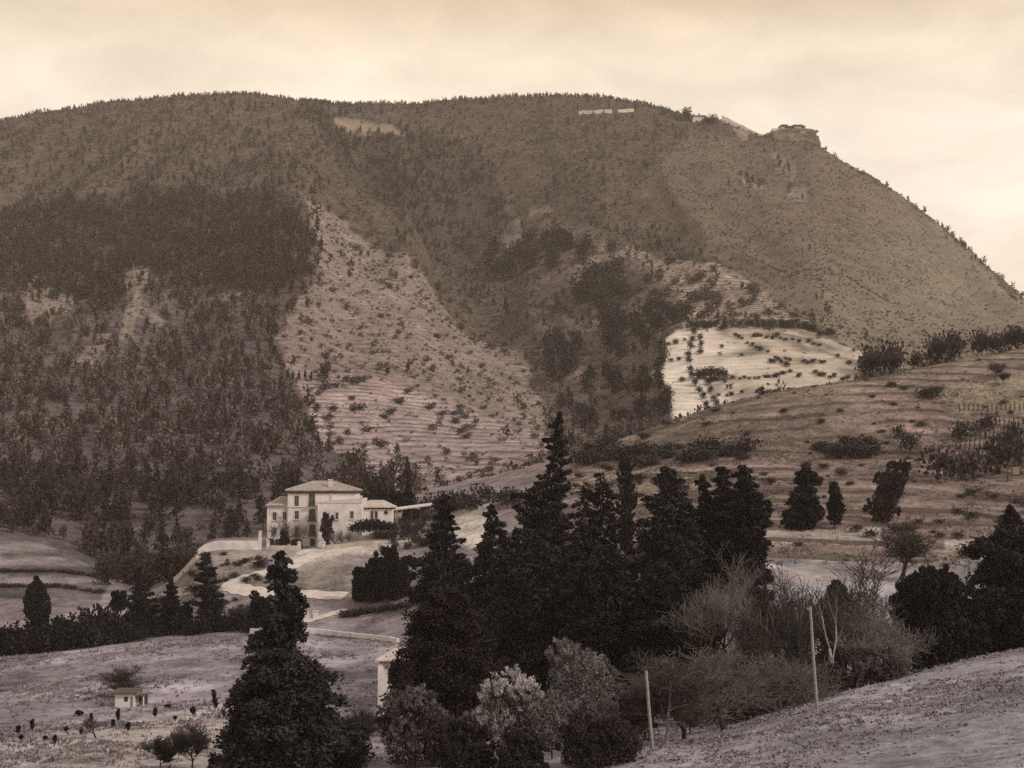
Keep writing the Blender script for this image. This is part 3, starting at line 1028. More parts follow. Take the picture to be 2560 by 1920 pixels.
def hill_tree(name, u, vb, hpx, wpx, label, cat='tree', group=None, dlo=440, dhi=1700, con=False, tm=None):
    d = d_for(u, vb, dlo, dhi)
    x, y, z = spot(u, d)
    k = y / F
    h, w = hpx * k, wpx * k
    if con:
        return obj(name, TRC[rng.integers(0, 3)], None, (x, y, z), label, cat, group, rotz=rng.random() * 6.28, scale=(w / 4.0, w / 4.0, h / 9.2))
    T = tm or TR
    return obj(name, T[rng.integers(0, len(T))], None, (x, y, z), label, cat, group, rotz=rng.random() * 6.28, scale=(w / 7.6, w / 7.6, h / 9.2))


g = 'dark trees of the ravine'
for (ua, ub, va, vb_, n, hp, lab) in ((514, 588, 245, 272, 22, 24, 'dark tree in the upper clump at the head of the ravine'),
                                      (480, 520, 250, 280, 9, 20, 'dark tree in the upper clump at the head of the ravine'),
                                      (580, 628, 282, 316, 22, 26, 'dark tree in the middle clump halfway down the ravine'),
                                      (596, 634, 318, 352, 12, 26, 'dark tree in the middle clump halfway down the ravine'),
                                      (642, 688, 316, 332, 14, 18, 'dark tree in the row along the top left of the pale field'),
                                      (548, 628, 345, 392, 26, 24, 'dark tree in the lower clump deep in the ravine'),
                                      (560, 646, 398, 436, 20, 17, 'dark bushy tree at the bottom of the ravine'),
                                      (634, 660, 330, 350, 6, 24, 'dark tree in the row along the top left of the pale field')):
    for i in range(int(n * .68)):
        uu, vv = ua + (ub - ua) * rng.random(), va + (vb_ - va) * rng.random()
        hp2 = hp * (.7 + .5 * rng.random())
        if any(inside(np.array([uu]), np.array([vv - hp2 * .4]), p_)[0] or inside(np.array([uu]), np.array([vv]), p_)[0] for p_ in PATCH):
            continue
        hill_tree('ravine_tree', uu, vv, hp2, hp2 * .85, lab, group=g)
for vv in (350, 357, 364, 372, 380, 388, 396, 404, 412, 418):
    uu = 657 + 5 * rng.random() + (8 if vv > 395 else 0)
    hill_tree('ravine_tree', uu, vv, 11 + 6 * rng.random(), 11 + 4 * rng.random(), 'dark bush standing along the ragged left edge of the pale field', group='bushes along the left edge of the pale field')
hill_tree('round_tree', 642, 398, 34, 26, 'big round dark tree at the left edge of the pale field')
hill_tree('round_tree', 665, 414, 22, 19, 'smaller round tree at the lower left tip of the pale field')
hill_tree('lone_tree', 324, 380, 24, 15, 'lone tall dark tree above the terraces, beside a low hedge row')
hill_tree('lone_tree', 506, 315, 20, 11, 'lone pointed dark tree on the slope left of the ravine', con=True)
hill_tree('small_tree', 317, 408, 9, 9, 'tiny dark tree at the left edge of the pink terraces')
hill_tree('small_tree', 274, 352, 9, 11, 'small dark bush at the edge of the wood beside thin terraces')
hill_tree('small_tree', 610, 250, 12, 11, 'dark tree just right of the upper ravine clump')
hill_tree('small_tree', 659, 250, 12, 10, 'dark tree at the right end of the path above the olive terraces')
for uu in (288, 293, 299, 305, 311):
    hill_tree('hedge_conifer', uu, 379, 9 + 4 * rng.random(), 6, 'small dark conifer in the hedge row left of the lone tall tree', 'conifer', 'hedge row above the terraces', con=True)
for uu in (346, 352, 358, 364):
    hill_tree('hedge_bush', uu, 381, 7, 9, 'low dark bush in the short row right of the lone tall tree', 'bush', 'short bush row above the terraces')
# hedges and bushes on the pale field
for uu, vv in ((694, 334), (692, 341), (690, 349), (688, 356), (689, 363), (690, 371), (692, 378), (695, 385), (699, 392), (703, 399), (706, 406), (709, 412), (700, 340), (701, 347), (700, 354), (708, 385), (711, 393), (714, 400), (717, 407)):
    hill_tree('hedge_bush', uu, vv, 7.5, 8, 'dark bush of the hedges running down the pale field', 'bush', 'hedges down the pale field')
for uu in (699, 705, 711, 717, 723):
    hill_tree('thicket_bush', uu, 378, 12, 13, 'dark bush of the thicket in the middle of the pale field', 'bush', 'thicket in the middle of the pale field')
LN = [((727, 333), (748, 343), (765, 352), (783, 363), (802, 379)), ((712, 381), (735, 380), (762, 378), (790, 371)), ((718, 396), (742, 393), (770, 389)), ((716, 407), (748, 401)), ((668, 345), (687, 340)),
      ((664, 361), (680, 360)), ((672, 378), (684, 379)), ((752, 336), (775, 338), (806, 342), (822, 346)), ((768, 361), (790, 361)), ((722, 347), (714, 352)), ((800, 362), (826, 362)), ((812, 374), (850, 380)), ((838, 358), (850, 366))]
for L in LN:
    for (ua, va), (ub, vb) in zip(L[:-1], L[1:]):
        n = int(math.hypot(ub - ua, vb - va) / 3.6)
        for q in range(n):
            if rng.random() < .22:
                continue
            t = (q + rng.random()) / n
            w = 4.5 + 4 * rng.random()
            hill_tree('field_bush', ua + (ub - ua) * t, va + (vb - va) * t + rng.normal() * .8, w * .62, w, 'dark bush of the broken hedge lines crossing the pale terraced field', 'bush', 'hedge lines on the pale field')
for i in range(46):
    uu = 690 + 160 * rng.random()
    hill_tree('hedge_bush', uu, 327 + max(0, (uu - 800)) * .3 + rng.normal() * 1.2, 7, 9, 'dark bush of the hedge along the upper edge of the pale field', 'bush', 'hedge along the top of the pale field')
for i in range(70):
    uu, vv = 600 + 200 * rng.random(), 262 + 60 * rng.random()
    if inside(np.array([uu]), np.array([vv]), Z_OLIVE)[0]:
        hill_tree('olive_bush', uu, vv, 7 + 4 * rng.random(), 8 + 4 * rng.random(), 'small dark bush on the narrow terraces above the pale field', 'bush', 'bushes on the olive terraces', tm=TS)
for i in range(90):
    uu, vv = 300 + 250 * rng.random(), 384 + 100 * rng.random()
    if inside(np.array([uu]), np.array([vv]), Z_TERR)[0]:
        hill_tree('terrace_bush', uu, vv, 4 + 4 * rng.random(), 7 + 6 * rng.random(), 'low brown bush on the pinkish terraces behind the villa', 'bush', 'bushes on the terraces behind the villa', tm=TS)
for i in range(60):
    uu, vv = 280 + 260 * rng.random(), 205 + 215 * rng.random()
    if inside(np.array([uu]), np.array([vv]), Z_CENTRE)[0]:
        hill_tree('slope_bush', uu, vv, 4 + 4 * rng.random(), 6 + 5 * rng.random(), 'dark bush dotted on the open slope left of the ravine', 'bush', 'bushes on the open slope', tm=TS)

# ruins and rock on the skyline
M_ROCK = material('grey_rock', (.145, .116, .088), .6, .12, bump=.9)
M_WHITE = material('old_white_wall', (.62, .55, .46), .2, .4)
M_WALLD = material('dark_stone', (.10, .085, .07), .3, .3)


def draped_wall(name, pts, h, th, mat, label, cat='wall', group=None, dz=0.0, sub=6):
    """low wall following the ground through points (u, distance)"""
    P = []
    for (ua, da), (ub, db_) in zip(pts[:-1], pts[1:]):
        for i in range(sub):
            t = i / sub
            P.append(spot(ua + (ub - ua) * t, da + (db_ - da) * t))
    P.append(spot(*pts[-1]))
    P = [Vector(p) for p in P]
    V = []
    for i, p in enumerate(P):
        a, b = P[max(0, i - 1)], P[min(len(P) - 1, i + 1)]
        t = (b - a)
        t.z = 0
        t.normalize()
        nrm = Vector((-t.y, t.x, 0)) * th / 2
        hh_ = h * (1 + .08 * random.uniform(-1, 1)) if mat is not MATS.get('house_plaster') else h
        for q, zz in ((p - nrm, -.8), (p + nrm, -.8), (p + nrm, hh_), (p - nrm, hh_)):
            V.append((q.x - P[0].x, q.y - P[0].y, q.z - P[0].z + zz + dz))
    Fc = []
    for i in range(len(P) - 1):
        o = i * 4
        for k in range(4):
            Fc.append((o + k, o + 4 + k, o + 4 + (k + 1) % 4, o + (k + 1) % 4))
    Fc += [(0, 1, 2, 3), tuple(len(V) - 4 + k for k in (3, 2, 1, 0))]
    return obj(name, mesh(name, V, Fc, mat), None, P[0], label, cat, group)


d0 = d_for(606, 112, 1300, 1800)
da, dc = d_for(579, 114, 1300, 1800), d_for(634, 111, 1300, 1800)
draped_wall('ruined_wall', [(579, da), (596, da * .55 + dc * .45 if False else d_for(596, 113, 1300, 1800)), (612, d_for(612, 112.5, 1300, 1800))], 4.0, 2, M_WHITE, 'long whitish ruined wall below the trees on the summit')
draped_wall('ruined_wall', [(618, d_for(618, 112, 1300, 1800)), (634, dc)], 3.6, 2, M_WHITE, 'short whitish ruined wall, right of the longer one on the summit')
d0 = 1640
x, y, z = spot(790, d0)
rv = []
gx = np.linspace(-34, 36, 26)
bm_pts, Fc = [], []
gen = np.random.default_rng(5)
ringn = 44
for j, (zz, sc) in enumerate(((-18, 1.12), (4, 1.05), (12, 1.0), (17, .97), (20.5, .93))):
    for i in range(ringn):
        th = i / ringn * 2 * math.pi
        ex = math.copysign(abs(math.cos(th)) ** .6, math.cos(th)) * 33 * sc
        ey = math.copysign(abs(math.sin(th)) ** .6, math.sin(th)) * 16 * sc
        w_ = 1 + .09 * gen.normal()
        bm_pts.append((ex * w_ + (3 if j == 4 else 0), ey * w_, zz + gen.normal() * (1.5 if j else 0) - (4 if ex < -20 and j > 2 else 0)))
for j in range(4):
    for i in range(ringn):
        a, b = j * ringn + i, j * ringn + (i + 1) % ringn
        Fc.append((a, b, b + ringn, a + ringn))
Fc.append(tuple(4 * ringn + i for i in range(ringn)))
obj('rock_outcrop', mesh('rock_outcrop', bm_pts, Fc, M_ROCK), None, (x - 2, y, z - 9), 'flat-topped rock bluff at the right end of the ridge', 'rock')
ruin = obj('fort_ruin', None, None, (x, y, z + 10.6), 'low ruined fort with a pale wall and dark top on the rock bluff', 'fort')
obj('wall', mesh('wall', *join(box(-22, 18, -8, 6, -3, 4.0), box(-13, -8, -8.5, 3, 4, 5.2), box(4, 12, -8.4, 3, 4, 5.6)), M_WHITE), ruin)
obj('parapet', mesh('parapet', *join(box(-14, 17, -9, 6.5, 5.6, 6.8), box(-12, -4, -8.8, 3, 7.2, 8.4), box(2, 14, -8.8, 3, 7.2, 8.2)), M_WALLD), ruin)
d0 = d_for(697, 121, 1500, 1760)
x, y, z = spot(699, d0)
hut = obj('summit_hut', None, None, (x, y, z), 'small pale hut among trees just below the right end of the ridge', 'hut')
obj('wall', mesh('wall', *box(-8, 8, -4, 4, -3, 4.5), M_WHITE), hut)
obj('roof', mesh('roof', [(-9, -5, 4.5), (9, -5, 4.5), (9, 5, 4.5), (-9, 5, 4.5), (-7, 0, 7), (7, 0, 7)], [(0, 1, 5, 4), (1, 2, 5), (2, 3, 4, 5), (3, 0, 4), (3, 2, 1, 0)], M_WALLD), hut)
for uu, vv, h, w, lab in ((687, 121, 13, 14, 'round tree standing on the skyline left of the summit hut'), (712, 124, 10, 14, 'dark tree on the skyline right of the summit hut'), (706, 124, 8, 10, 'small dark tree close against the summit hut')):
    hill_tree('skyline_tree', uu, vv, h, w, lab, dlo=1400, dhi=1760)
draped_wall('ruined_wall', [(722, 1690), (740, 1685), (764, 1676)], 6.5, 2, M_WHITE, 'bright broken wall at the top of the scree left of the bluff')
# ------------------------------------------------------------------ villa on its terrace
M_PLAS = material('house_plaster', (.63, .57, .55), .24, .45, bump=.15)
M_PLAS2 = material('house_plaster_shabby', (.47, .41, .37), .25, .5, bump=.2)
M_TILE = material('roof_tile', (.30, .245, .215), .28, .9, bump=.5)
M_TILEP = material('roof_tile_pale', (.42, .36, .32), .25, .9, bump=.4)
M_PANE = material('window_pane', (.020, .018, .02), .2, 2, rough=.25, spec=.5)
M_FRAME = material('window_frame', (.20, .165, .15), .2, 3)
M_SILL = material('pale_stone', (.55, .48, .43), .15, 2)
M_EAVE = material('eave_dark', (.09, .07, .06), .2, 2)
M_WOOD = material('weathered_pole', (.27, .235, .215), .25, 4, bump=.3)
M_DOOR = material('door_dark', (.07, .055, .05), .2, 3)
hx, hy, hz0 = spot(321, 340)
hz0 = z_at(547, 340)


def X6(x):
    return (240 + x * .1085 - 321) * .2417


def Z6(y):
    return (760 - y) * .0262


villa = obj('villa', None, None, (hx, hy, hz0), 'large pale four-storey villa with hipped tile roofs and side wings', 'house')


def hip(x0, x1, y0, y1, ze, zp, ra, rb, o=.6, t=.28):
    """hipped roof with eaves board; ridge from ra to rb"""
    ym = (y0 + y1) / 2
    a, b, c, d = (x0 - o, y0 - o), (x1 + o, y0 - o), (x1 + o, y1 + o), (x0 - o, y1 + o)
    V = [(*p, ze) for p in (a, b, c, d)] + [(*p, ze + t) for p in (a, b, c, d)] + [(ra, ym, zp), (rb, ym, zp)]
    return V, [(3, 2, 1, 0), (0, 1, 5, 4), (1, 2, 6, 5), (2, 3, 7, 6), (3, 0, 4, 7), (4, 5, 9, 8), (5, 6, 9), (6, 7, 8, 9), (7, 4, 8)]


def ridges(ra, rb, ym, zp, corners, zc):
    s = [((ra, ym, zp), (rb, ym, zp), .14, .14)]
    for (cx, cy, e) in corners:
        s.append(((cx, cy, zc), (e, ym, zp), .12, .12))
    v, f = tubes(s, 6)
    return v, f


mx0, mx1 = X6(437), X6(1052)
obj('wall', mesh('wall', *join(box(mx0, mx1, 0, 12, -4, 13.4), box(mx0 - .12, mx1 + .12, -.12, 12.1, 9.55, 9.75)), M_PLAS), villa, label='tall pale central block')
rf = obj('roof', mesh('roof', *hip(mx0, mx1, 0, 12, 13.4, 15.7, X6(640), X6(850)), M_TILE), villa, label='hipped tile roof of the central block')
obj('ridge_tile', mesh('ridge_tile', *ridges(X6(640), X6(850), 6, 15.72, [(mx0 - .6, -.6, X6(640)), (mx1 + .6, -.6, X6(850))], 13.7), M_TILEP), rf)
obj('cornice', mesh('cornice', *box(mx0 - .3, mx1 + .3, -.3, 12.3, 12.85, 13.39), M_EAVE), rf)
obj('chimney', mesh('chimney', *join(box(X6(800), X6(836), 1.6, 2.6, 13.5, 16.0), box(X6(796), X6(840), 1.5, 2.7, 16.0, 16.25)), M_SILL), rf)
lx0 = X6(245)
obj('wing', mesh('wing', *box(lx0, mx0 - .005, .6, 9, -4, 9.8), M_PLAS), villa, label='three-storey left wing')
V = [(lx0 - .5, .1, 9.8), (mx0 - .01, .1, 9.8), (mx0 - .01, 9.5, 9.8), (lx0 - .5, 9.5, 9.8), (lx0 - .5, .1, 10.0), (mx0 - .01, .1, 10.0), (mx0 - .01, 9.5, 10.0), (lx0 - .5, 9.5, 10.0), (mx0 - 2.6, 5.2, 12.1), (mx0 - .01, 5.2, 12.1)]
obj('roof', mesh('roof', V, [(3, 2, 1, 0), (0, 1, 5, 4), (2, 3, 7, 6), (3, 0, 4, 7), (4, 5, 9, 8), (6, 7, 8, 9), (7, 4, 8), (1, 2, 6, 9, 5)], M_TILE), villa, label='low tile roof of the left wing')
fx0, fx1 = X6(735), X6(1135)
V = [(fx0, -4, -4), (fx1, -4, -4), (fx1, 8, -4), (fx0, -.005, -4), (mx1 + .13, 8, -4), (fx0, -4, 10.9), (fx1, -4, 11.7), (fx1, 8, 11.7), (mx1 + .13, 8, 11.6), (mx1 + .13, -.13, 11.6), (fx0, -.13, 10.9)]
obj('wing', mesh('wing', *join(box(fx0, fx1, -4, -.13, -4, 10.6), box(mx1 + .13, fx1, -.12, 8, -4, 10.6)), M_PLAS), villa, label='flat-roofed front wing with a parapet')
V = [(fx0 - .05, -4.1, 10.6), (fx1 + .05, -4.1, 10.6), (fx1 + .05, -3.75, 10.6), (fx0 - .05, -3.75, 10.6), (fx0 - .05, -4.1, 10.95), (fx1 + .05, -4.1, 11.8), (fx1 + .05, -3.75, 11.8), (fx0 - .05, -3.75, 10.95)]
qf = [(0, 3, 2, 1), (4, 5, 6, 7), (0, 1, 5, 4), (1, 2, 6, 5), (2, 3, 7, 6), (3, 0, 4, 7)]
obj('parapet', mesh('parapet', *join((V, qf), box(fx1 - .45, fx1 + .12, -4.16, -3.6, 11.8, 12.4), box(fx1 - .25, fx1 + .04, -3.74, 8, 10.6, 11.7)), M_SILL), villa)
rx0, rx1 = X6(1137), X6(1400)
obj('wing', mesh('wing', *box(rx0, rx1, 0, 7, 2.0, 9.4), M_PLAS), villa, label='one-storey right wing')
rr_ = obj('roof', mesh('roof', *hip(rx0 - .4, rx1, 0, 7, 9.4, 11.2, rx0 + 1.0, rx1 - 2.4, .5, .2), M_TILEP), villa, label='tile roof of the right wing')
obj('cornice', mesh('cornice', *box(rx0 + .02, rx1 + .2, -.2, 7.2, 9.1, 9.39), M_EAVE), rr_)
obj('pilaster', mesh('pilaster', *box(X6(834), X6(846), -.25, -.12, 10.2, 12.84), M_SILL), villa)


def window(xc, yt, yb, w, yplane, arch=False, balcony=False, rnd=False, name='window'):
    x, z0, z1, hw = X6(xc), Z6(yb), Z6(yt), w * .0262 * .62
    if rnd:
        prof = [(x + hw * math.cos(a * math.pi / 8), (z0 + z1) / 2 + hw * math.sin(a * math.pi / 8)) for a in range(16)]
    elif arch:
        prof = [(x - hw, z0), (x + hw, z0)] + [(x + hw * math.cos(a * math.pi / 8), z1 - hw * .6 + hw * .6 * math.sin(a * math.pi / 8)) for a in range(9)]
    else:
        prof = [(x - hw, z0), (x + hw, z0), (x + hw, z1), (x - hw, z1)]
    cx, cz = x, (z0 + z1) / 2
    n = len(prof)
    out = [(cx + (p[0] - cx) * (1 + .16 / hw), cz + (p[1] - cz) * (1 + .16 / ((z1 - z0) / 2))) for p in prof]
    V = [(p[0], yplane - .06, p[1]) for p in prof] + [(p[0], yplane - .06, p[1]) for p in out] + [(p[0], yplane + .02, p[1]) for p in out] + [(p[0], yplane + .02, p[1]) for p in prof]
    Fc = []
    for i in range(n):
        j = (i + 1) % n
        Fc += [(i, j, n + j, n + i), (n + i, n + j, 2 * n + j, 2 * n + i), (3 * n + i, 3 * n + j, j, i)]
    fr = obj(name, mesh(name, V, Fc, M_FRAME if arch else M_SILL), villa)
    V = [(p[0], yplane - .02, p[1]) for p in prof]
    obj('pane', mesh('pane', V, [tuple(range(n))], M_DOOR if name == 'door' else M_PANE), fr)
    if not rnd and name == 'window':
        obj('sill', mesh('sill', *box(x - hw - .25, x + hw + .25, yplane - .22, yplane - .062, z0 - .3, z0 - .17), M_SILL), fr)
        if z1 - z0 > 1.5:
            bars, bf = join(box(x - .05, x + .05, yplane - .045, yplane - .024, z0 + .02, z1 - .1), box(x - hw + .02, x - .06, yplane - .045, yplane - .024, (z0 + z1) / 2 - .04, (z0 + z1) / 2 + .04), box(x + .06, x + hw - .02, yplane - .045, yplane - .024, (z0 + z1) / 2 - .04, (z0 + z1) / 2 + .04))
            obj('glazing_bar', mesh('glazing_bar', bars, bf, M_FRAME), fr)
    if balcony:
        bal = [box(x - hw - .45, x + hw + .45, yplane - .95, yplane - .23, z0 - .05, z0 + .1), box(x - hw - .45, x + hw + .45, yplane - .95, yplane - .88, z0 + .95, z0 + 1.03)]
        for i in range(9):
            xx = x - hw - .43 + i * (2 * hw + .82) / 8
            bal.append(box(xx, xx + .05, yplane - .94, yplane - .89, z0 + .1, z0 + .95))
        obj('balcony', mesh('balcony', *join(*bal), M_EAVE), villa)
    return fr


for a in ((520, 290, 385, 30), (522, 430, 505, 30), (523, 572, 668, 28)):
    window(*a, 0)
for a in ((660, 270, 380, 38), (663, 415, 520, 40), (666, 556, 655, 40)):
    window(*a, 0, arch=True, balcony=True)
window(669, 684, 750, 38, 0, name='door')
window(515, 690, 758, 62, 0, arch=True, name='archway')
for a in ((315, 443, 512, 26), (407, 440, 512, 26), (318, 585, 640, 26), (408, 585, 640, 26)):
    window(*a, .6)
for a in ((285, 690, 758, 46), (352, 690, 758, 46), (412, 690, 758, 44)):
    window(*a, .6, arch=True, name='archway')
for a in ((805, 445, 512, 24), (910, 440, 500, 20), (1045, 430, 492, 24)):
    window(*a, -4)
window(1215, 430, 500, 26, 0)
window(1248, 432, 516, 26, 0, name='door')
window(1340, 428, 462, 32, 0, rnd=True)

sx0 = X6(1408)
shed = obj('open_shed', None, None, (hx + sx0, hy + 4, hz0 + 6.6), 'long low open shed with a pale sloping roof right of the villa', 'shed')
L_ = X6(1745) - sx0
V = [(-.3, -.6, 2.0), (L_, -.6, 3.2), (L_, 5, 3.6), (-.3, 5, 2.4), (-.3, -.6, 2.25), (L_, -.6, 3.45), (L_, 5, 3.85), (-.3, 5, 2.65)]
obj('roof', mesh('roof', V, qf, M_SILL), shed)
obj('wall', mesh('wall', *join(box(0, 1.7, 0, 4.6, -3, 1.2), box(-.2, 0, 4.3, 4.6, -3, .5)), M_PLAS2), shed)
obj('back_wall', mesh('back_wall', *box(1.71, L_ - .2, 4.3, 4.6, -3, 2.2), M_EAVE), shed)  # dark colour stands in for the shade beneath the shed roof
for i in range(1, 5):
    xx = L_ * i / 4 - .3
    obj('post', mesh('post', *box(xx - .09, xx + .09, 0, .18, -3, 2.0 + 1.2 * i / 4 - .1), M_EAVE), shed)

# terrace walls and drives
draped_wall('terrace_wall', [(198, 331.5), (228, 331), (258, 331)], 2.1, .5, M_PLAS, 'long whitish terrace wall left of the villa')
draped_wall('terrace_wall', [(197, 331), (188, 333), (178, 336.5), (171, 341)], 1.1, .5, M_PLAS2, 'whitish wall running down from the terrace corner to the left')
for uu, h_, lab in ((260, 4.0, 'tall white gate pillar at the left corner of the villa'), (268, 1.8, 'shorter white pillar right of the tall gate pillar'), (299, 1.5, 'squat white pillar at the foot of the villa drive'), (324, 1.5, 'squat white pillar in front of the villa door')):
    p = obj('gate_pillar', None, None, spot(uu, 331.5), lab, 'pillar')
    obj('shaft', mesh('shaft', *box(-.32, .32, -.32, .32, -1, h_), M_PLAS), p)
    obj('cap', mesh('cap', *join(box(-.42, .42, -.42, .42, h_, h_ + .18), box(-.2, .2, -.2, .2, h_ + .18, h_ + .4)), M_SILL), p)
draped_wall('terrace_wall', [(270, 331), (284, 330.5), (297, 330)], 1.0, .4, M_PLAS2, 'low white wall between the pillars in front of the villa')
draped_wall('terrace_wall', [(326, 331), (350, 330), (374, 328)], 1.0, .4, M_PLAS2, 'low white wall right of the villa door along the drive')


def road(name, pts, w, mat, label, dlo=150, dhi=345, lift=.12):
    P, n = [], 8
    for (ua, va), (ub, vb) in zip(pts[:-1], pts[1:]):
        for i in range(n):
            t = i / n
            P.append((ua + (ub - ua) * t, va + (vb - va) * t))
    P.append(pts[-1])
    W = []
    for u_, v_ in P:
        d = d_for(u_, v_, dlo, dhi)
        W.append(Vector(spot(u_, d)))
    for _ in range(3):
        W = [W[0]] + [(W[i - 1] + W[i] * 2 + W[i + 1]) / 4 for i in range(1, len(W) - 1)] + [W[-1]]
    V, Fc = [], []
    m = 4
    for i, p in enumerate(W):
        t = W[min(i + 1, len(W) - 1)] - W[max(i - 1, 0)]
        t.z = 0
        t.normalize()
        nrm = Vector((-t.y, t.x, 0))
        for j in range(m + 1):
            q = p + nrm * w * (j / m - .5) * (1 + .12 * math.sin(i * 1.3 + j))
            V.append((q.x, q.y, ground(q.x, q.y) + lift))
    for i in range(len(W) - 1):
        for j in range(m):
            a = i * (m + 1) + j
            Fc.append((a, a + 1, a + m + 2, a + m + 1))
    return obj(name, mesh(name, V, Fc, mat), label=label, kind='structure')


M_ROAD = material('pale_gravel', (.50, .43, .37), .22, .8)
M_ROAD2 = material('pale_earth', (.36, .31, .27), .25, .8)
road('drive', [(319, 553), (304, 560), (284, 568), (262, 574), (240, 580), (228, 585), (246, 590), (270, 594), (300, 594), (345, 596)], 4.0, M_ROAD, 'pale gravel drive bending below the villa')
road('path', [(346, 609), (332, 614), (318, 618), (303, 622)], 2.6, M_ROAD, 'pale path below the round conifer clump')
road('path', [(410, 606), (390, 610), (360, 616)], 1.6, M_ROAD2, 'narrow pale path under the dark hedge')
road('path', [(60, 632), (90, 618), (118, 606), (140, 600), (165, 594), (200, 590), (228, 586)], 1.8, M_ROAD2, 'earth track climbing from the left hollow towards the villa')
road('track', [(696, 333), (695, 345), (694, 358), (696, 370), (699, 382), (704, 394), (709, 405), (714, 413)], 4.0, M_ROAD, 'pale track running down between two hedges on the pale field', 560, 900, .35)
draped_wall('garden_wall', [(298, 265), (325, 263.5), (350, 261), (378, 254), (398, 247)], .9, .5, M_PLAS, 'long bright white wall crossing the slope right of the big front conifer')
draped_wall('garden_wall', [(250, 263), (262, 263)], 1.1, .5, M_PLAS2, 'short white wall stub left of the big front conifer')
pr = obj('gate_block', None, None, spot(311, d_for(311, 619, 240, 300)), 'small white gate block with two piers on the path', 'gate')
for xx in (-1.0, .9):
    q = obj('pier', mesh('pier', *box(xx - .5, xx + .5, -.4, .4, -.5, 1.5), M_PLAS), pr)
    obj('cap', mesh('cap', *box(xx - .6, xx + .6, -.5, .5, 1.5, 1.65), M_SILL), q)
obj('wall', mesh('wall', *box(-.5, .4, -.2, .2, -.5, 1.0), M_PLAS2), pr)

# gatehouse half hidden by the brown cypress
gd = 158
gx_, gy_, gz_ = spot(395, gd)
kk = gd / F
gz_ = z_at(700, gd)
gh = obj('gatehouse', None, None, (gx_, gy_, gz_), 'small white house with a pale tiled roof half hidden by a brown cypress', 'house')
w0, w1 = (379 - 395) * kk, (424 - 395) * kk
hT = z_at(661, gd) - gz_
hP = z_at(651, gd + 2) - gz_
obj('wall', mesh('wall', *join(box(w0, w1, 0, 4, -3, hT), box(w0 - .1, w0 + .5, -.35, 0, -3, hT - .3)), M_PLAS), gh)
V = [(w0 - .45, -.6, hT), (w1 + .4, -.6, hT + .1), (w1 + .4, 4.5, hT), (w0 - .45, 4.5, hT), (w0 - .45, -.6, hT + .16), (w1 + .4, -.6, hT + .26), (w1 + .4, 4.5, hT + .16), (w0 - .45, 4.5, hT + .16), (w0 + 1.7, 2, hP + .35), (w1 - 1.2, 2, hP + .35)]
r2 = obj('roof', mesh('roof', V, [(3, 2, 1, 0), (0, 1, 5, 4), (1, 2, 6, 5), (2, 3, 7, 6), (3, 0, 4, 7), (4, 5, 9, 8), (5, 6, 9), (6, 7, 8, 9), (7, 4, 8)], M_TILEP), gh)
obj('rafter', mesh('rafter', *join(*[box(w0 + .1 + i * .55, w0 + .25 + i * .55, -.55, -.02, hT - .16, hT - .01) for i in range(8)]), M_EAVE), r2)
f_ = obj('window', mesh('window', *box(w0 + 1.0, w0 + 2.1, -.04, .01, hT - 2.4, hT - .9), M_EAVE), gh)
obj('pane', mesh('pane', *box(w0 + 1.1, w0 + 2.0, -.05, -.042, hT - 2.3, hT - 1.0), M_PANE), f_)

# hut in the meadow
hd = d_for(124, 707, 160, 230)
hx_, hy_, hz_ = spot(124, hd)
hut = obj('meadow_hut', None, None, (hx_, hy_, hz_), 'tiny whitish hut with a flat dark roof and lean-to in the meadow', 'hut')
kk = hd / F
obj('wall', mesh('wall', *box(-9 * kk, 10 * kk, 0, 2.2, -1, 1.75), M_PLAS), hut)
V = [(-12 * kk, -.4, 1.75), (13 * kk, -.4, 1.75), (13 * kk, 2.6, 1.95), (-12 * kk, 2.6, 1.95), (-12 * kk, -.4, 1.92), (13 * kk, -.4, 1.92), (13 * kk, 2.6, 2.15), (-12 * kk, 2.6, 2.15)]
obj('roof', mesh('roof', V, qf, M_EAVE), hut)
f_ = obj('window', mesh('window', *box(0, .5, -.03, .02, .75, 1.35), M_EAVE), hut)
obj('pane', mesh('pane', *box(.06, .44, -.04, -.032, .81, 1.29), M_PANE), f_)
obj('door', mesh('door', *box(.85, 1.15, -.03, .02, -.2, 1.3), M_FRAME), hut)
le = obj('lean_to', mesh('lean_to', *join(box(10 * kk, 19 * kk, .3, 2.4, 1.35, 1.45), box(10.1 * kk, 19 * kk, 2.2, 2.3, -1, 1.34)), M_EAVE), hut)
obj('post', mesh('post', *box(18 * kk, 19 * kk, .3, .42, -1, 1.34), M_PLAS), le)

# poles
for u0_, d0_, vt, du, lab in ((648.5, 96, 671, 5, 'bare wooden pole at the bottom edge, nearer of the two pale poles'), (817, 112, 607, -5, 'bare wooden pole standing in the near field right of the orchard trees')):
    if du > 0:
        x, y, z = spot(u0_ + 4, d0_)
    else:
        x, y, z = spot(u0_, d_for(817, 709, 95, 126))
    H = z_at(vt, y) - z
    segs = []
    lean = (-6 if du > 0 else -5.5) * y / F
    for i in range(8):
        a, b = i / 8, (i + 1) / 8
        segs.append(((lean * a, 0, H * a - (.5 if i == 0 else 0)), (lean * b + .02 * math.sin(b * 9), 0, H * b),   .125 - .03 * a, .125 - .03 * b))
    tv, tf = tubes(segs, 10)
    p = obj('wooden_pole', None, None, (x, y, z), lab, 'pole', 'wooden poles')
    obj('shaft', mesh('shaft', tv, tf, M_WOOD), p)
    cv, cf = tubes([((lean, 0, H - .01), (lean, 0, H + .12), .10, .03)], 8)
    obj('cap', mesh('cap', cv, cf, M_WALLD), p)
x, y, z = spot(1008, 300)
p = obj('signal_post', None, None, (x, y, z), 'dark post with a pale lamp box at the right edge of the hill', 'post')
H = z_at(474, 300) - z
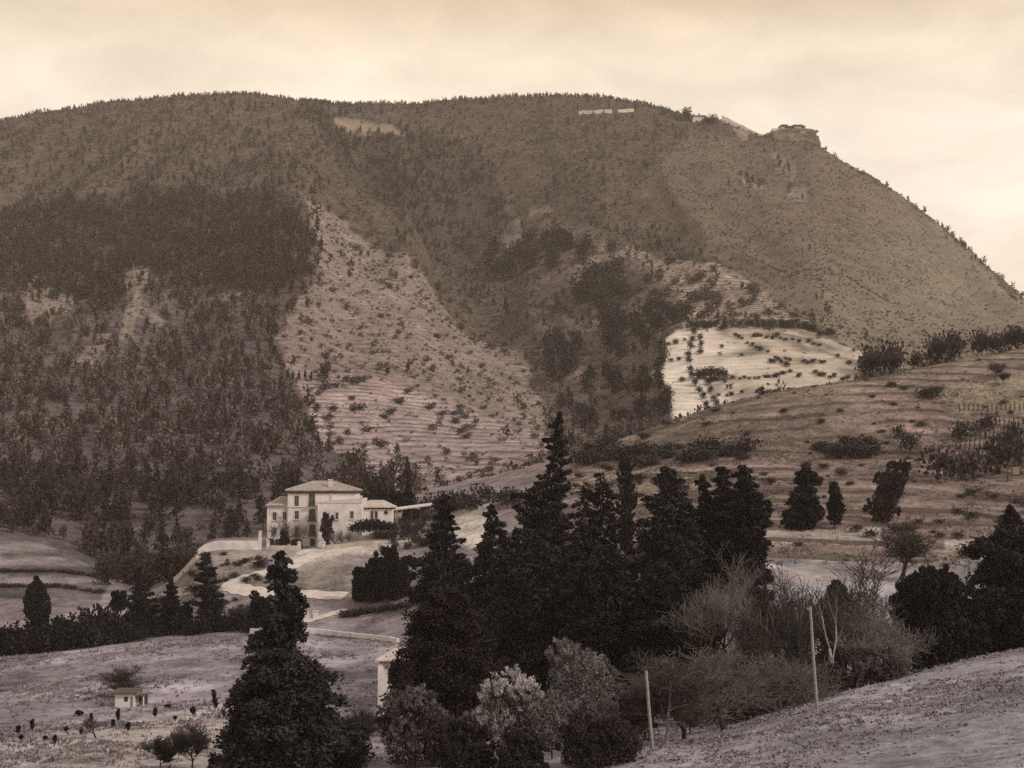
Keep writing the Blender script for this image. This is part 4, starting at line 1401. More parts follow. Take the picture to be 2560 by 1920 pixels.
tv, tf = tubes([((0, 0, -.5), (0, 0, H), .3, .22), ((-.5, 0, H - .5), (1.2, 0, H - .2), .12, .12)], 8)
obj('shaft', mesh('shaft', tv, tf, M_WALLD), p)
obj('lamp_box', mesh('lamp_box', *box(.9, 2.3, -.5, .5, H - .1, H + 1.5), material('lamp_box_pale', (.22, .185, .135), .1, 1)), p)

# vine stakes on the right hill
sv, sf = tubes([((0, 0, -.3), (.05, 0, 2.1), .14, .11), ((0, 0, 1.2), (.5, .1, 1.6), .06, .04), ((0, 0, 1.1), (-.45, 0, 1.5), .06, .04)], 5)
vm_ = mesh('vine', sv, sf, M_TWIGD)
for r in range(5):
    for c in range(20):
        uu = 955 + c * 4.6 + r * 1.2
        if uu > 1030:
            continue
        x, y, z = spot(uu, 330 + r * 9 + rng.normal() * .7)
        obj('vine', vm_, None, (x, y, z), 'staked bare vine in the rows of the small vineyard on the right hill', 'vine', 'vines on the right hill', rotz=rng.random() * 6)
# ------------------------------------------------------------------ trees and shrubs near the photographer
leafy('big_conifer', 'big ragged dark conifer with a narrow neck, standing alone at lower left', 'conifer', 280, 106,
      [(551, 275, 280), (556, 271, 284), (566, 268, 290), (575, 267, 296), (583, 269, 291), (592, 266, 300), (601, 265, 304), (612, 266, 302), (622, 262, 299), (630, 259, 305), (640, 252, 301), (651, 245, 309), (662, 241, 318), (672, 237, 326), (684, 233, 330), (698, 229, 338), (713, 226, 343), (728, 223, 350), (745, 220, 354), (762, 218, 359), (785, 214, 366)], 210, 300, 'cedar', .42, M_CONL)
leafy('spire_conifer', 'tallest conifer, a dark ragged spire rising above the central trees', 'conifer', 561, 183,
      [(411, 560, 562), (418, 556, 564), (425, 549, 566), (433, 551, 567), (441, 540, 567), (450, 548, 571), (460, 547, 571), (470, 540, 569), (480, 532, 571), (489, 518, 572), (500, 516, 570), (512, 513, 571), (540, 507, 580), (580, 500, 590), (620, 496, 600), (670, 495, 605)], 130, 260, 'spruce', .60, M_CON)
CEN = [
    (491, 172, [(503, 490, 493), (512, 485, 497), (525, 483, 502), (545, 474, 515), (575, 464, 528), (610, 456, 536), (660, 455, 540)], 80, 230, 'cedar', .6, 'dark conifer with a blunt top just left of the tall spire'),
    (443, 202, [(493, 441, 444), (500, 436, 450), (507, 434, 455), (517, 436, 452), (523, 432, 460), (533, 429, 458), (540, 426, 461), (548, 428, 456), (556, 416, 468), (568, 415, 476), (585, 413, 480), (625, 412, 482)], 80, 200, 'spruce', .62, 'slender ragged dark conifer right of the round conifer clump'),
    (586, 192, [(481, 584, 588), (490, 580, 593), (505, 575, 598), (540, 568, 606), (590, 562, 612), (640, 560, 616)], 50, 200, 'cedar', .62, 'narrow dark conifer immediately right of the tall spire'),
    (601, 194, [(473, 598, 605), (483, 593, 611), (498, 590, 617), (520, 584, 622), (560, 578, 630), (640, 575, 640)], 60, 200, 'cedar', .62, 'dark conifer with a rounded top beside the columnar cypress'),
    (626, 240, [(459, 623, 629), (464, 620, 631), (478, 620, 633), (500, 619, 634), (530, 619, 634), (560, 621, 632)], 40, 150, 'cypress', .6, 'columnar cypress standing behind the central conifers'),
    (668, 181, [(466, 661, 671), (474, 656, 680), (484, 655, 684), (500, 649, 689), (515, 646, 693), (530, 642, 698), (560, 634, 703), (600, 628, 706), (650, 626, 706)], 85, 220, 'cedar', .62, 'broad two-topped dark conifer near the middle of the group'),
    (703, 192, [(474, 700, 706), (482, 698, 709), (495, 697, 713), (520, 692, 719), (560, 690, 725), (610, 688, 726)], 50, 180, 'cedar', .62, 'dark conifer wedged left of the twin-topped pair'),
    (724, 190, [(466, 719, 729), (474, 716, 732), (484, 714, 734), (500, 711, 738), (520, 708, 742), (560, 702, 748), (610, 700, 750)], 60, 200, 'cedar', .62, 'left conifer of the twin-topped pair'),
    (743, 186, [(465, 740, 747), (472, 737, 751), (483, 735, 757), (495, 731, 762), (508, 725, 767), (525, 722, 768), (545, 722, 764), (563, 718, 768), (585, 719, 764), (615, 715, 757)], 75, 220, 'cedar', .62, 'right conifer of the twin-topped pair'),
    (807, 202, [(465, 803, 811), (472, 797, 816), (479, 794, 822), (487, 796, 818), (495, 788, 825), (505, 787, 820), (513, 784, 824), (527, 786, 815)], 60, 200, 'cedar', .62, 'free-standing dark bushy conifer on the hill right of the group'),
    (835, 206, [(478, 833, 838), (485, 829, 841), (495, 828, 843), (507, 825, 846), (524, 826, 845)], 30, 130, 'shrub', .6, 'smaller thin conifer close right of the free-standing bushy one'),
    (1013, 150, [(505, 1010, 1017), (514, 1004, 1024), (526, 997, 1032), (535, 980, 1046), (548, 974, 1050), (560, 982, 1052), (572, 975, 1056), (590, 970, 1060), (610, 962, 1062), (630, 966, 1062), (652, 964, 1062)], 110, 240, 'cedar', .52, 'big dark conifer cut by the right edge of the picture'),
    (842, 151, [(581, 836, 838), (590, 831, 844), (602, 826, 848), (620, 823, 850), (645, 822, 852), (670, 824, 852)], 50, 190, 'cypress', .5, 'narrow dark cypress behind the pale forked trunk'),
    (530, 166, [(528, 522, 540), (545, 512, 552), (565, 502, 562), (600, 492, 574), (650, 485, 582), (690, 482, 586)], 90, 240, 'cedar', .56, 'broad dark conifer in front of the tall spire'),
    (601, 161, [(545, 592, 611), (558, 584, 622), (578, 575, 632), (605, 568, 640), (640, 562, 644), (690, 560, 646)], 80, 220, 'cedar', .55, 'dark conifer in the front row below the columnar cypress'),
    (661, 158, [(562, 652, 672), (575, 645, 682), (600, 636, 690), (630, 630, 698), (690, 626, 702)], 80, 220, 'cedar', .55, 'bluish dark conifer low in the middle of the group'),
    (702, 152, [(598, 692, 712), (612, 685, 720), (635, 680, 725), (690, 678, 728)], 50, 180, 'shrub', .5, 'low dark conifer under the pale round bare tree'),
    (755, 158, [(575, 745, 764), (592, 738, 772), (620, 735, 775), (690, 733, 776)], 50, 180, 'shrub', .52, 'dark bush at the right foot of the conifer group'),
]
for u, d, o, nb, lv, st, lf_, lab in CEN:
    if u in (807, 835):
        d = d_for(u, 529, 205, 330)
    if u < 790:
        o = [(vv, u + (a - u) * 1.22, u + (b - u) * 1.22) for vv, a, b in o]
    leafy('conifer', lab, 'conifer', u, d, o, nb, lv, st, lf_, M_CON2 if d < 170 else M_CON, 'conifers of the central group')
leafy('brown_cypress', 'broad brownish cypress hiding most of the small gatehouse', 'cypress', 447, 138,
      [(587, 434, 458), (596, 424, 468), (610, 414, 478), (628, 408, 486), (645, 402, 492), (662, 393, 497), (680, 387, 501), (698, 384, 506), (715, 386, 506)], 130, 300, 'cedar', .42, M_CONB)
leafy('round_conifer_mass', 'big rounded dark evergreen behind the crest of the near right field', 'evergreen', 930, 146,
      [(568, 922, 948), (576, 910, 960), (586, 898, 972), (600, 889, 982), (620, 884, 990), (645, 886, 998), (668, 892, 1002)], 130, 300, 'shrub', .46, M_CON2)
leafy('dark_spreading_tree', 'dark wide evergreen leaning right on the hill, tufts on top', 'evergreen', 888, d_for(888, 522, 205, 330),
      [(461, 893, 907), (469, 881, 911), (482, 872, 912), (495, 866, 909), (508, 864, 904), (522, 867, 896)], 60, 200, 'shrub', .5, M_SHRUB)
# the clump below the villa
for u, o, lab in ((374, [(551, 373, 376), (560, 368, 382), (575, 360, 390), (592, 355, 392), (605, 356, 390)], 'left pointed tree of the dark clump below the villa'),
                  (391, [(542, 389, 393), (552, 383, 399), (566, 376, 406), (582, 372, 411), (600, 374, 408)], 'tallest pointed tree of the dark clump below the villa'),
                  (360, [(566, 357, 362), (575, 351, 368), (590, 347, 376), (607, 347, 378)], 'lowest left tree of the dark clump below the villa'),
                  (403, [(556, 400, 405), (566, 394, 410), (582, 390, 414), (598, 388, 412)], 'right-hand tree of the dark clump below the villa')):
    leafy('clump_conifer', lab, 'conifer', u, 290 - (u - 380) * .2, o, 55, 190, 'loose', .8, M_CON2, 'dark conifer clump below the villa')
# row along the crest of the meadow
ROW = [(35, 264, [(576, 34, 36), (585, 31, 39), (600, 27, 44), (615, 25, 48), (628, 26, 48), (640, 28, 44)], 'cypress', 'spindle-shaped dark cypress at the far left of the meadow edge'),
       (137, 270, [(566, 135, 139), (575, 132, 143), (585, 133, 145), (595, 129, 149), (605, 127, 153), (618, 122, 153), (632, 122, 152)], 'spruce', 'tall ragged conifer at the middle of the meadow edge'),
       (170, 270, [(578, 169, 171), (586, 166, 175), (594, 166, 175), (603, 161, 180), (612, 163, 180), (624, 163, 178)], 'spruce', 'slim smaller conifer between two taller ones at the meadow edge'),
       (204, 270, [(552, 205, 208), (557, 200, 210), (566, 197, 214), (576, 195, 220), (584, 197, 216), (594, 193, 223), (606, 196, 222), (620, 192, 222), (634, 192, 222)], 'spruce', 'tall twin-topped conifer at the meadow edge'),
       (57, 266, [(616, 56, 58), (624, 53, 61), (636, 50, 63), (645, 50, 64)], 'spruce', 'small pointed conifer right of the spindle-shaped cypress'),
       (68, 266, [(624, 66, 70), (632, 63, 73), (645, 61, 75)], 'spruce', 'low pointed conifer second from the spindle-shaped cypress'),
       (2, 262, [(628, -3, 6), (638, -8, 9), (655, -10, 10)], 'spruce', 'small dark conifer at the left picture edge by the meadow'),
       (186, 270, [(602, 184, 189), (610, 181, 192), (628, 180, 194)], 'spruce', 'short conifer tucked beside the twin-topped one'),
       (118, 286, [(592, 112, 124), (600, 109, 128), (610, 110, 126)], 'shrub', 'round dark bush behind the meadow edge by the earth track'),
       (260, 268, [(592, 255, 266), (600, 250, 270), (618, 248, 272), (634, 248, 272)], 'shrub', 'dark rounded tree behind the big front conifer, left side')]
for u, d, o, st, lab in ROW:
    o = [(vv, u + (a - u) * 1.2, u + (b - u) * 1.2) for vv, a, b in o]
    leafy('edge_conifer', lab, 'conifer', u, d, o, 48 if o[0][0] < 600 else 26, 260, st, .5, M_CON2, 'conifers along the meadow edge')
hm = [mesh('hedge_shrub', *blob_template(420, 4, 2.6, .62, seed=120 + i, trunk=False), M_CON2) for i in range(4)]
for i in range(60):
    u = -8 + i * 4.7 + rng.normal() * 1.0
    x, y, z = spot(u, 261 + rng.random() * 9 + max(0, (u - 100)) * .03)
    s = .42 + .62 * rng.random()
    s *= 1.35 if u < 120 else .85
    obj('hedge_shrub', hm[i % 4], None, (x, y, z - .2), 'dark dense shrub of the hedge that closes the meadow at its upper edge', 'shrub', 'hedge along the meadow edge', rotz=rng.random() * 6, scale=(s, s, s * (.9 + .5 * rng.random())))

# cypresses and planting by the villa
for u, vt, w in ((379, 484, 9), (385, 490, 6), (393, 488, 6), (399, 491, 7), (408, 481, 8), (404, 492, 6), (413, 494, 7)):
    leafy('cypress', 'small dark cypress of the row behind the right wing of the villa', 'cypress', u, 378, [(vt, u - .6, u + .6), (vt + 7, u - w * .35, u + w * .35), (vt + 16, u - w * .5, u + w * .5), (522, u - w * .55, u + w * .55)], 22, 60, 'cypress', .8, M_CON, 'cypresses behind the villa')
hb = [mesh('garden_bush', *blob_template(320, 3.2, 2.4, .6, seed=140 + i, trunk=False), M_SHRUB) for i in range(3)]
hdk = [mesh('garden_hedge_bush', *blob_template(360, 3.2, 2.4, .6, seed=150 + i, trunk=False), M_CON) for i in range(3)]
for u, d, s in ((353, 330, .8), (359, 333, 1.15), (365, 334, 1.3), (371, 334, 1.4), (377, 334, 1.35), (383, 334, 1.2), (389, 334, 1.1), (395, 335, .9)):
    x, y, z = spot(u, d)
    z = max(z, z_at(531, d))
    obj('garden_hedge_bush', hdk[int(u) % 3], None, (x, y, z - .4), 'dark bush of the clipped mass in front of the right wing of the villa', 'bush', 'dark hedge before the right wing', scale=(s * .62, s * .62, s * .72))
for u, d, vt, lab in ((285, 336, 510, 'bare tree with a dark foot in front of the left wing'), (292, 334, 521, 'bare tree before the window column of the villa'), (274, 335, 520, 'thin bare tree at the left corner of the villa'), (303, 334, 519, 'slight bare tree left of the villa door'), (344, 331, 528, 'small bare fruit tree in front of the front wing'), (352, 331, 532, 'smallest bare fruit tree by the low white wall'), (336, 332, 530, 'stunted bare tree right of the leafy garden tree')):
    bare('bare_tree', lab, 'bare tree', u, d, vt, 'bare trees before the villa', seed=int(u) % 4 + 3, mat=M_TWIG, levels=3, kids=3, first=.36)
leafy('garden_tree', 'small dark leafy tree in front of the front wing of the villa', 'tree', 328, 333, [(513, 323, 330), (519, 319, 334), (527, 317, 335), (536, 320, 333), (546, 325, 330)], 26, 90, 'shrub', .7, M_SHRUB)
leafy('garden_tree', 'dark bush at the foot of the left wing of the villa', 'bush', 284, 335, [(530, 280, 288), (537, 278, 290), (547, 279, 289)], 18, 80, 'shrub', .6, M_SHRUB)
for i in range(44):
    u = 375 + rng.random() * 75
    d = 318 + rng.random() * 30
    x, y, z = spot(u, d)
    s = .35 + .5 * rng.random()
    obj('garden_bush', hb[i % 3], None, (x, y, z - .2), 'brown bush scattered on the pale bank right of the villa', 'bush', 'bushes on the bank right of the villa', scale=s)
for i in range(26):
    u = 200 + rng.random() * 90
    d = 308 + rng.random() * 15
    x, y, z = spot(u, d)
    s = .18 + .26 * rng.random()
    obj('garden_bush', hb[i % 3], None, (x, y, z - .2), 'brown bush on the bank below the terrace wall', 'bush', 'bushes below the terrace wall', scale=s)
for u, d, s, lab in ((472, 340, 1.3, 'dark bush above the pale cutting, left one'), (462, 345, 1.5, 'wide dark bush behind the slender ragged conifer'), (485, 345, 1.4, 'dark bush above the pale cutting, right one'), (440, 352, 1.5, 'dark bush at the end of the open shed'), (452, 350, 1.4, 'dark bush right of the open shed'), (425, 360, 1.2, 'bush behind the open shed'), (505, 335, 1.2, 'dark bush on the slope left of the tall spire'), (515, 330, 1.3, 'bush touching the left side of the tall spire')):
    x, y, z = spot(u, d)
    obj('bank_bush', hb[int(u) % 3], None, (x, y, z - .2), lab, 'bush', 'bushes above the cutting', scale=s)
draped_wall('low_wall', [(494, 350), (502, 349)], 2.2, .5, M_PLAS, 'small bright white wall on the slope left of the tall spire')
for i in range(16):      # hedge over the narrow path
    u = 346 + i * 4.3
    x, y, z = spot(u, d_for(u, 617 - (u - 346) * .155, 240, 300))
    obj('path_hedge_bush', hb[i % 3], None, (x, y, z - .2), 'low dark bush of the hedge above the narrow pale path', 'bush', 'hedge above the narrow path', scale=(.62, .62, .34 + .15 * rng.random()))

for i in range(120):
    u = 60 + rng.random() * 200
    d = 278 + rng.random() * 50
    if 95 < u < 140 and d > 300 and rng.random() < .6:
        continue
    x, y, z = spot(u, d)
    s = .3 + .6 * rng.random() ** 2
    obj('hollow_bush', hb[i % 3], None, (x, y, z - .1), 'brown bush scattered over the rough hollow behind the meadow', 'bush', 'bushes of the hollow behind the meadow', rotz=rng.random() * 6, scale=(s * 1.2, s, s * .9))
for i in range(44):
    vv = (572, 587)[i % 2]
    u = -4 + i * 2.4 + rng.normal()
    x, y, z = spot(u, d_for(u, vv + max(0, u - 60) * .15, 355, 440))
    s = .22 + .3 * rng.random()
    obj('bank_edge_bush', hb[i % 3], None, (x, y, z - .1), 'low dark bush lining the banks of the far-left terraced field', 'bush', 'bushes on the banks of the far-left field', scale=(s * 1.5, s, s * .8))
VT = [mesh('valley_tree', *blob_template(420, 6, 2.8, .8, seed=180 + i), M_FORD if i % 2 else M_SHRUB) for i in range(4)]
for i in range(30):
    u = 100 + rng.random() * 90
    d = 372 + rng.random() * 65
    x, y, z = spot(u, d)
    s = .6 + .8 * rng.random()
    obj('valley_tree', VT[i % 4], None, (x, y, z - .2), 'brownish tree in the dip between the wooded slope and the terrace wall', 'tree', 'trees in the dip beyond the terrace', rotz=rng.random() * 6, scale=s)

# right hill: hedgerow, crest trees, scattered bushes
HB = [mesh('hedgerow_bush', *blob_template(300, 3.4, 2.6, .62, seed=160 + i, trunk=False), M_SHRUB) for i in range(4)]
for i in range(110):
    u = 578 + i * 3.2 + rng.normal() * 2
    vb = (462 - (u - 578) * .045 if u < 780 else 452) + rng.normal() * 4.5
    d = d_for(u, vb, 300, 395)
    x, y, z = spot(u, d)
    s = .35 + .95 * rng.random()
    if fbm(u, 0.0, 40, 2, 501) > .28:
        continue
    obj('hedgerow_bush', HB[i % 4], None, (x, y, z - .3), 'dark bush of the long hedgerow crossing the right hill', 'bush', 'hedgerow across the right hill', rotz=rng.random() * 6, scale=(s * 1.15, s, s * .9))
for u, d, vt, vb, w, lab in ((873, 398, 352, 383, 22, 'round bare tree at the left end of the hill crest, beside the pale field'), (893, 396, 354, 386, 22, 'round bare tree second from the left on the hill crest'), (916, 402, 355, 372, 12, 'small bare bush in the gap of the crest trees'), (938, 404, 338, 366, 18, 'bushy bare tree right of the gap on the hill crest'), (954, 405, 332, 362, 22, 'tall bare tree in the middle of the crest row'), (982, 408, 333, 358, 18, 'dense bare tree right of the middle on the crest'), (996, 410, 334, 354, 18, 'bare tree second from the right on the crest'), (1012, 412, 326, 350, 24, 'large bare tree at the right end of the crest'), (1027, 412, 333, 347, 16, 'bare bush cut by the right edge on the crest')):
    bare('crest_tree', lab, 'bare tree', u, d, vt, 'bare trees on the hill crest', seed=int(u) % 5 + 11, mat=M_TWIGD, levels=4, kids=3, spread=.62, first=.26, sx=1.15, bend=.2, upr=.35)
    x, y, z = spot(u, d)
    k = y / F
    obj('crest_bush', HB[int(u) % 4], None, (x, y + 1, z - .3), 'leafless dark bush under the bare trees of the crest', 'bush', 'bushes under the crest trees', scale=(w * k / 4.2, w * k / 4.4, (vb - vt) * k / 3.3))
for u, v, h, lab in ((995, 381, 22, 'bare tree above the vineyard rows'), (935, 398, 14, 'leafless bush left of the vineyard'), (925, 397, 10, 'low leafless bush further left of the vineyard'), (1003, 384, 12, 'low bare tree among the vines')):
    x, y, z = spot(u, d_for(u, v, 300, 400))
    bare('hill_bare_tree', lab, 'bare tree', u, y, v - h, 'bare trees by the vineyard', seed=int(u) % 5 + 11, mat=M_TWIGD, levels=4, kids=3, spread=.62, first=.26, sx=1.2, bend=.2, upr=.35)
for u, v, w, h, lab in ((945, 482, 40, 26, 'broad dark thicket left on the right-hand slope'), (968, 480, 34, 22, 'dark thicket right of the broad one on the slope'), (1000, 474, 40, 30, 'large dark thicket near the signal post'), (1020, 466, 30, 26, 'dark thicket at the right edge above the signal post'), (926, 398, 30, 12, 'dark flat thicket above the vineyard path'), (910, 452, 26, 22, 'dark bush cluster in the middle of the right hill'), (900, 440, 20, 18, 'dark bush above the cluster on the right hill'), (960, 440, 34, 20, 'dark thicket below the vineyard'), (985, 432, 30, 20, 'dark thicket below the right part of the vineyard'), (1012, 440, 26, 20, 'bush at the right edge below the vineyard')):
    x, y, z = spot(u, d_for(u, v, 215, 395))
    k = y / F
    if v > 460:
        w, h = w * 1.35, h * 1.4
    obj('hill_thicket', HB[int(u) % 4], None, (x, y, z - .3), lab, 'bush', 'thickets on the right hill', rotz=u, scale=(w * k / 6.5, w * k / 7.5, h * k / 3.6))
for i in range(190):
    u = 570 + rng.random() * 470
    d = 212 + rng.random() * 190
    x, y, z = spot(u, d)
    s = .22 + .42 * rng.random() ** 2
    obj('hill_bush', HB[i % 4], None, (x, y, z - .1), 'small low bush dotted on the grass of the right hill', 'bush', 'bushes on the right hill', rotz=rng.random() * 6, scale=(s * 1.3, s, s * .8))
draped_wall('field_wall', [(905, 258), (960, 256), (1030, 250)], .7, .6, material('dry_stone', (.17, .14, .115), .4, 1.5, bump=.6), 'low dry-stone wall under the signal post')
draped_wall('field_wall', [(752, 226), (810, 224), (885, 222)], .6, .6, MATS['dry_stone'], 'dry-stone wall edging the pale strip below the bushy conifer')
draped_wall('field_wall', [(770, 208), (850, 207), (930, 210)], .5, .6, MATS['dry_stone'], 'lowest dry-stone wall, across the fields behind the bare trees')

for pts_, lab in (([(640, 388), (720, 378), (800, 376)], 'dry-stone terrace edge just below the crest of the right hill'), ([(700, 350), (800, 345), (900, 350)], 'dry-stone terrace edge halfway up the right hill above the hedgerow'),
                  ([(880, 330), (950, 326), (1030, 322)], 'dry-stone terrace edge under the vineyard'), ([(740, 275), (820, 272), (900, 278)], 'dry-stone terrace edge above the free-standing conifers'), ([(580, 330), (660, 318), (740, 312)], 'dry-stone terrace edge right of the tall spire')):
    draped_wall('terrace_edge', pts_, .75, .7, MATS['dry_stone'], lab, group='terrace edges on the right hill')

# bare trees between the conifers and the near field
BT = [('pale_bare_tree', 'pale feathery round bare tree at the right edge of the conifers', 706, 150, 541, dict(seed=21, mat=M_TWIGP, levels=4, kids=3, spread=0.64, first=.30, upr=.9, sx=.95)),
      ('bare_tree', 'tall sparse bare tree rising above the thicket, left of the fields', 822, 142, 537, dict(seed=22, twig=.027, mat=M_TWIGD, levels=4, kids=3, spread=0.64, first=.30)),
      ('bare_tree', 'dark crooked bare tree standing alone on the pale fields', 900, 196, 515, dict(seed=23, twig=.027, mat=M_TWIGD, levels=4, kids=3, spread=0.72, first=.26, bend=.28, r=.34)),
      ('bare_tree', 'slender bare tree just right of the conifer group', 780, 146, 562, dict(seed=24, twig=.027, mat=M_TWIGD, levels=4, kids=3, spread=0.59, first=.32)),
      ('bare_tree', 'bare tree with pale twigs behind the standing pole', 800, 138, 600, dict(seed=25, mat=M_TWIGD, levels=4, kids=3, spread=0.64, first=.28)),
      ('bare_tree', 'bare twiggy tree beside the low dark conifer', 765, 138, 598, dict(seed=26, mat=M_TWIGD, levels=4, kids=3, spread=0.64, first=.28)),
      ('bare_tree', 'bare twiggy tree in the thicket under the crooked tree', 862, 136, 600, dict(seed=27, mat=M_TWIGP, levels=4, kids=3, spread=0.69, first=.25)),
      ('fan_bush', 'bare bush with pale stems fanning to the right', 858, 128, 610, dict(seed=28, mat=M_TWIGP, tmat=M_TRUNKP, levels=4, kids=3, spread=0.69, first=.30, sx=1.1, lean=.22)),
      ('fan_bush', 'second pale-stemmed fanning bush, nearer the round evergreen', 872, 127, 618, dict(seed=29, mat=M_TWIGP, tmat=M_TRUNKP, levels=4, kids=3, spread=0.64, first=.34, lean=.35)),
      ('forked_tree', 'pale forked trunk, almost without twigs, in front of the dark cypress', 834, 125, 590, dict(seed=32, mat=M_TWIGP, tmat=M_TRUNKP, levels=2, kids=2, spread=.30, first=.5, bend=.08)),
      ('orchard_tree', 'spreading bare orchard tree with a dark trunk in the near field', 726, 109, 640, dict(seed=31, mat=M_TWIG, levels=4, kids=3, spread=0.72, first=.24, r=.22, sx=1.25, upr=.2)),
      ('orchard_tree', 'bare orchard tree right of the near pole with two dark stems', 684, 104, 640, dict(seed=33, mat=M_TWIG, levels=4, kids=3, spread=0.72, first=.24, r=.18, sx=1.15, upr=.2)),
      ('orchard_tree', 'bare orchard tree with a pale leaning trunk beside the near pole', 664, 100, 650, dict(seed=34, mat=M_TWIGD, tmat=M_TRUNKP, levels=4, kids=3, spread=0.72, first=.28, r=.16, lean=.05, upr=.3)),
      ('orchard_tree', 'low bare tree behind the spreading orchard tree', 755, 122, 640, dict(seed=35, mat=M_TWIG, levels=4, kids=3, spread=0.72, first=.24, r=.15, sx=1.2, upr=.2)),
      ('orchard_tree', 'twiggy bare bush between the orchard and the standing pole', 785, 120, 650, dict(seed=36, mat=M_TWIGD, levels=4, kids=3, spread=0.72, first=.22, r=.12, sx=1.2, upr=.2)),
      ('meadow_tree', 'lacy bare tree behind the meadow hut', 133, d_for(133, 697, 180, 235), 661, dict(seed=37, mat=M_TWIGD, levels=4, kids=3, spread=0.72, first=.26, r=.15, sx=1.15, upr=.3)),
      ('sapling', 'twisted bare sapling among the little shrubs of the meadow', 96, d_for(96, 738, 130, 190), 715, dict(seed=38, mat=M_TWIGD, levels=3, kids=3, spread=0.72, first=.35, r=.1)),
      ('bare_bush', 'bare twig bush at the bottom left edge of the big conifer', 190, 113, 722, dict(seed=39, mat=M_TWIGD, levels=4, kids=3, spread=0.64, first=.3)),
      ('bare_bush', 'bare twig bush further left at the bottom edge', 160, 114, 735, dict(seed=40, mat=M_TWIGD, levels=4, kids=3, spread=0.64, first=.3)),
      ('bare_bush', 'faint bare twig bush between the two at the bottom edge', 176, 122, 728, dict(seed=41, mat=M_TWIGD, levels=4, kids=3, spread=0.64, first=.3)),
      ('bare_bush', 'bare brownish bush between the big conifer and the gatehouse', 372, 118, 700, dict(seed=42, mat=M_TWIGD, levels=4, kids=3, spread=0.69, first=.25))]
for i, (u, d, vt) in enumerate(((772, 142, 585), (788, 140, 592), (797, 144, 578), (812, 138, 596), (846, 134, 588), (858, 136, 580), (868, 132, 600), (752, 138, 612), (742, 134, 622), (880, 140, 596), (808, 146, 566), (850, 145, 566))):
    bare('bare_sapling', 'thin upright bare sapling in the thicket right of the conifers', 'bare tree', u, d, vt, 'thin bare saplings of the thicket', seed=50 + i % 5, mat=M_TWIGP if i % 3 == 0 else M_TWIGD, tmat=M_TRUNKP if i % 3 == 0 else M_TRUNK, levels=3, kids=2, spread=.34, first=.42, bend=.12, r=.085, twig=.022)
for nm, lab, u, d, vt, kw in BT:
    bare(nm, lab, 'bush' if 'bush' in nm else 'bare tree', u, d, vt, **kw)

# shrubs along the bottom of the picture
M_BLOSG = material('blossom_greyish', (.16, .142, .136), .6, .9)
SH = [('blossom_shrub', 'pale blossoming shrub, the brightest, at the bottom centre', 502, 102, [(672, 490, 516), (682, 478, 534), (698, 468, 548), (718, 464, 556), (736, 466, 554), (755, 472, 548)], 80, 190, .19, M_BLOS),
      ('blossom_shrub', 'greyish loose blossoming shrub right of the brightest one', 572, 108, [(646, 556, 590), (656, 542, 604), (672, 532, 614), (690, 530, 618), (712, 538, 616), (735, 548, 608)], 70, 150, .19, M_BLOSG),
      ('blossom_shrub', 'greyish blossoming shrub at the right end of the flowering group', 604, 102, [(662, 594, 616), (676, 584, 624), (700, 576, 628), (722, 574, 624), (745, 578, 616)], 54, 130, .19, M_BLOSG),
      ('blossom_shrub', 'low greyish blossoming shrub between the brightest and the right end', 552, 100, [(694, 540, 562), (704, 528, 574), (722, 522, 582), (745, 526, 578)], 44, 130, .19, M_BLOSG),
      ('dark_shrub', 'dark bush growing against the front of the small gatehouse', 400, 132, [(660, 396, 410), (668, 388, 414), (680, 385, 418), (697, 384, 420), (712, 386, 420)], 46, 170, .26, M_CONB),
      ('grey_shrub', 'grey leafy shrub between the big conifer and the blossoms', 415, 104, [(688, 402, 432), (700, 390, 446), (720, 380, 455), (745, 374, 462), (775, 370, 466)], 90, 170, .26, M_SHRUBG),
      ('grey_shrub', 'smaller grey shrub under the gatehouse', 392, 112, [(690, 384, 402), (704, 377, 408), (740, 372, 414)], 30, 110, .26, M_SHRUBG),
      ('dark_shrub', 'dark rounded bush at the bottom under the blossoms, left one', 462, 94, [(722, 448, 478), (732, 434, 492), (750, 426, 502), (785, 422, 506)], 80, 190, .25, M_SHRUB),
      ('dark_shrub', 'dark rounded bush at the bottom, in the middle of three', 512, 93, [(734, 503, 530), (744, 493, 546), (762, 486, 556), (790, 482, 560)], 70, 180, .25, M_SHRUB),
      ('dark_shrub', 'dark wide bush at the bottom left of the near pole', 592, 93, [(724, 572, 612), (734, 556, 632), (750, 544, 650), (785, 536, 658)], 100, 210, .25, M_SHRUB),
      ('dark_shrub', 'dark bush behind the blossoming shrubs', 545, 112, [(690, 532, 558), (705, 522, 572), (730, 518, 580), (770, 516, 584)], 50, 160, .28, M_CON2),
      ('dark_shrub', 'tall dark bush between the blossoms and the near pole', 632, 112, [(650, 622, 642), (668, 614, 652), (700, 608, 658), (750, 606, 660)], 60, 160, .28, M_SHRUB),
      ('brown_shrub', 'round brown bush in front of the big rounded evergreen', 880, 127, [(650, 868, 892), (657, 856, 904), (668, 846, 914), (690, 842, 918)], 50, 150, .32, M_SHRUBG),
      ('brown_shrub', 'low brown bush under the forked trunk', 830, 124, [(668, 822, 842), (678, 812, 850), (700, 808, 854)], 30, 110, .3, M_SHRUB),
      ('brown_shrub', 'low brown bush behind the orchard', 780, 128, [(674, 772, 790), (684, 762, 798), (705, 756, 804)], 24, 120, .32, M_SHRUB),
      ('brown_shrub', 'brown bush under the spreading orchard tree', 742, 122, [(690, 734, 750), (700, 726, 760), (722, 722, 764)], 20, 120, .32, M_SHRUB),
      ('brown_shrub', 'brown bush behind the two dark orchard stems', 690, 124, [(676, 682, 700), (690, 674, 708), (726, 668, 714)], 24, 130, .32, M_SHRUB)]
